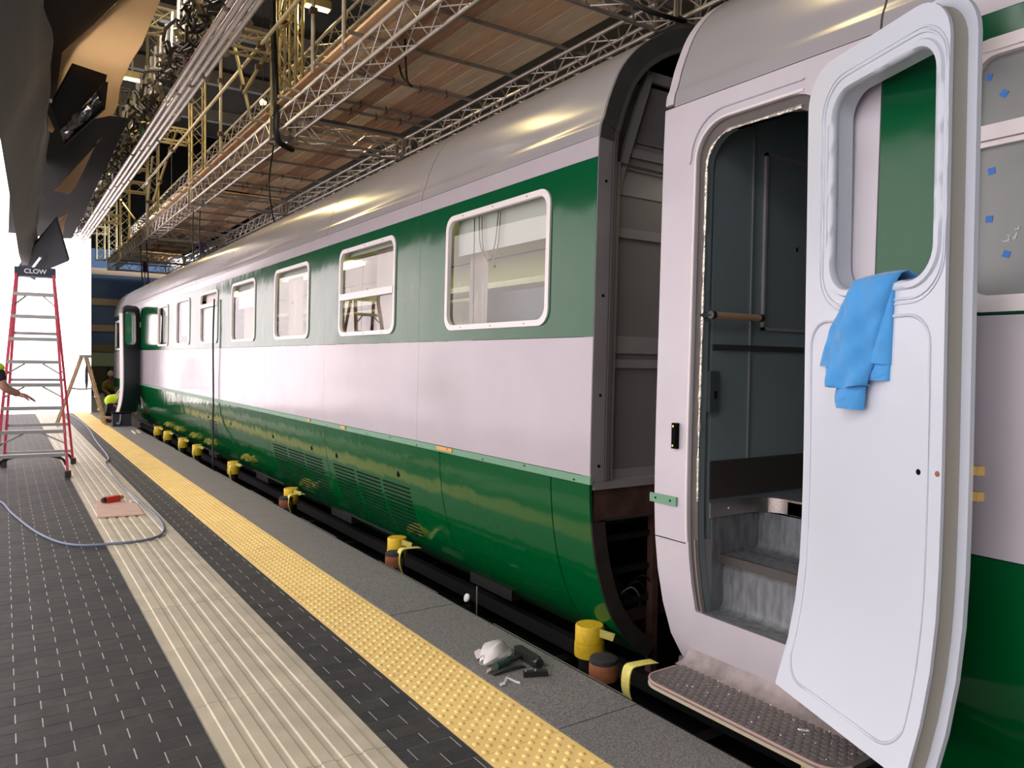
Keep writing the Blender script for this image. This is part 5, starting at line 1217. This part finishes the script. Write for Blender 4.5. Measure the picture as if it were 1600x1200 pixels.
d0 = Vector((0.875, 9.16, 0.055)); d1 = Vector((1.07, 9.27, 0.055)); dd = (d1-d0)
part('red_body', MB().bar(d0+dd*0.18, d1-dd*0.15, 0.075, 0.065), M_redtool, rt, smooth=0)
part('end_cap', MB().tube([d0, d0+dd*0.2], [0.026, 0.03], 8), M_tool, rt); part('end_cap', MB().tube([d1-dd*0.16, d1+dd*0.08], [0.028, 0.022], 8), M_brass, rt)
part('white_label', MB().bar(d0+dd*0.62+Vector((0, -0.039, 0.0)), d0+dd*0.8+Vector((0, -0.039, 0.0)), 0.004, 0.03), M_frame, rt, smooth=0)
solo('battery_pack', MB().box(1.13, 1.16, 9.05, 9.10, 0.0225, 0.045).box(1.135, 1.155, 9.06, 9.09, 0.045, 0.05), M_rag, 'small pale clip at the right corner of the pinkish board', 'clip', smooth=0)
for i, (x, y) in enumerate(((2.33, 18.1), (2.31, 17.9))):
    solo('wood_strip', MB().bar((x+0.02, y-0.8+0.0, 0.014), (x+0.06, y-0.05, 0.014), 0.05, 0.018) if i == 0 else MB().bar((x-0.05, y-0.62, 0.013), (x-0.03, y+0.1, 0.013), 0.03, 0.016), M_frame if i else M_beam, ['right-hand pale wooden strip lying by the platform edge', 'left-hand white wooden strip lying by the platform edge'][i], 'wood strip', 'strips by the crouching worker', smooth=0)
bg = thing('plastic_bag', 'crumpled clear white plastic bag on the granite edge beside the hammer', 'bag', (2.19, 3.42, 0.004))
rn = random.Random(4); rows = []
for i in range(13):
    t = i/12; row = []
    for k in range(17):
        a = 2*math.pi*k/16
        rr_ = (0.012+0.088*math.sin(math.pi*min(1, t*1.05+0.02))**0.6)*(1+0.10*math.sin(3*a+4*t)+0.06*math.sin(5*a-5*t)+0.03*math.sin(11*a+9*t)); 
        row.append((2.09+0.24*t+0.012*math.sin(a*2), 3.36+0.12*t+rr_*math.cos(a)*0.95, 0.006+max(0.0, rr_*0.40*(1+math.sin(a)))))
    rows.append(row)
M_bag = bpy.data.materials.new('thin_plastic'); M_bag.use_nodes = True
_b = M_bag.node_tree.nodes['Principled BSDF']; _b.inputs['Base Color'].default_value = (0.8, 0.78, 0.77, 1); _b.inputs['Roughness'].default_value = 0.25; _b.inputs['Alpha'].default_value = 0.72
part('film', MB().grid(rows), M_bag, bg, smooth=35)
part('paper_inside', MB().slab([[(2.10+0.13*k/5, 3.37+0.10*j/4, 0.028+0.018*math.sin(k+1.7*j)) for k in range(6)] for j in range(5)], (0, 0, 0.004)), M_rag, bg)
hm = thing('hammer', 'dark hammer with green grip lying on the granite platform edge', 'hammer', (2.24, 3.3, 0.004))
part('grip', MB().tube([(2.115, 3.275, 0.026), (2.20, 3.292, 0.026)], [0.019, 0.017], 10), M_toolgrip, hm)
part('shaft', MB().tube([(2.20, 3.292, 0.026), (2.31, 3.315, 0.028)], [0.015, 0.013], 8), M_tool, hm)
hd = MB().bar((2.325, 3.385, 0.034), (2.315, 3.19, 0.034), 0.045, 0.05)
part('hammer_head', hd, M_tool, hm, smooth=0); part('hammer_face', MB().tube([(2.315, 3.195, 0.034), (2.313, 3.165, 0.034)], 0.026, 10), M_tool, hm)
pb = thing('pry_bar', 'flat dark pry tool lying under the hammer', 'tool', (2.15, 3.23, 0.004))
part('bar', MB().slab([[(2.065+0.2*k/8, 3.215+0.006*k/8, 0.006+0.010*math.sin(math.pi*k/8)) for k in range(9)], [(2.065+0.2*k/8, 3.245+0.002*k/8+0.02*(k < 2), 0.006+0.010*math.sin(math.pi*k/8)) for k in range(9)]], (0, 0, 0.006)), M_tool, pb)
bk = thing('bracket', 'small dark metal bracket lying right of the pry tool', 'bracket', (2.25, 3.11, 0.004))
part('bar', MB().bar((2.19, 3.135, 0.018), (2.305, 3.085, 0.018), 0.03, 0.026), M_tool, bk, smooth=0)
for f in (0.1, 0.5): part('screw', MB().lathe([(0.004, 0.031), (0.004, 0.036), (0.002, 0.038)], 8, (2.19+0.115*f, 3.135-0.05*f, 0)), M_alu, bk)
cl = thing('clips', 'three small silver clips lying beside the plastic bag', 'clips', (2.07, 3.28, 0.004))
for k in range(3): part('clip', MB().bar((2.05+0.012*k, 3.262+0.004*k, 0.008), (2.075+0.012*k, 3.292+0.004*k, 0.010), 0.007, 0.005), M_alu, cl, smooth=0)
rg = catmull([(2.025, 3.10, 0.008), (2.055, 3.105, 0.01), (2.085, 3.135, 0.016), (2.10, 3.125, 0.012), (2.112, 3.085, 0.008), (2.125, 3.07, 0.008)], 4)
solo('paper_scrap', MB().slab([[(p.x, p.y-0.008-0.004*math.sin(i*2.1), p.z) for i, p in enumerate(rg)], [(p.x+0.004, p.y+0.008, p.z+0.004) for p in rg]], (0, 0, 0.003)), M_rag, 'twisted scrap of white paper on the granite edge near the yellow tiles', 'paper', smooth=40)
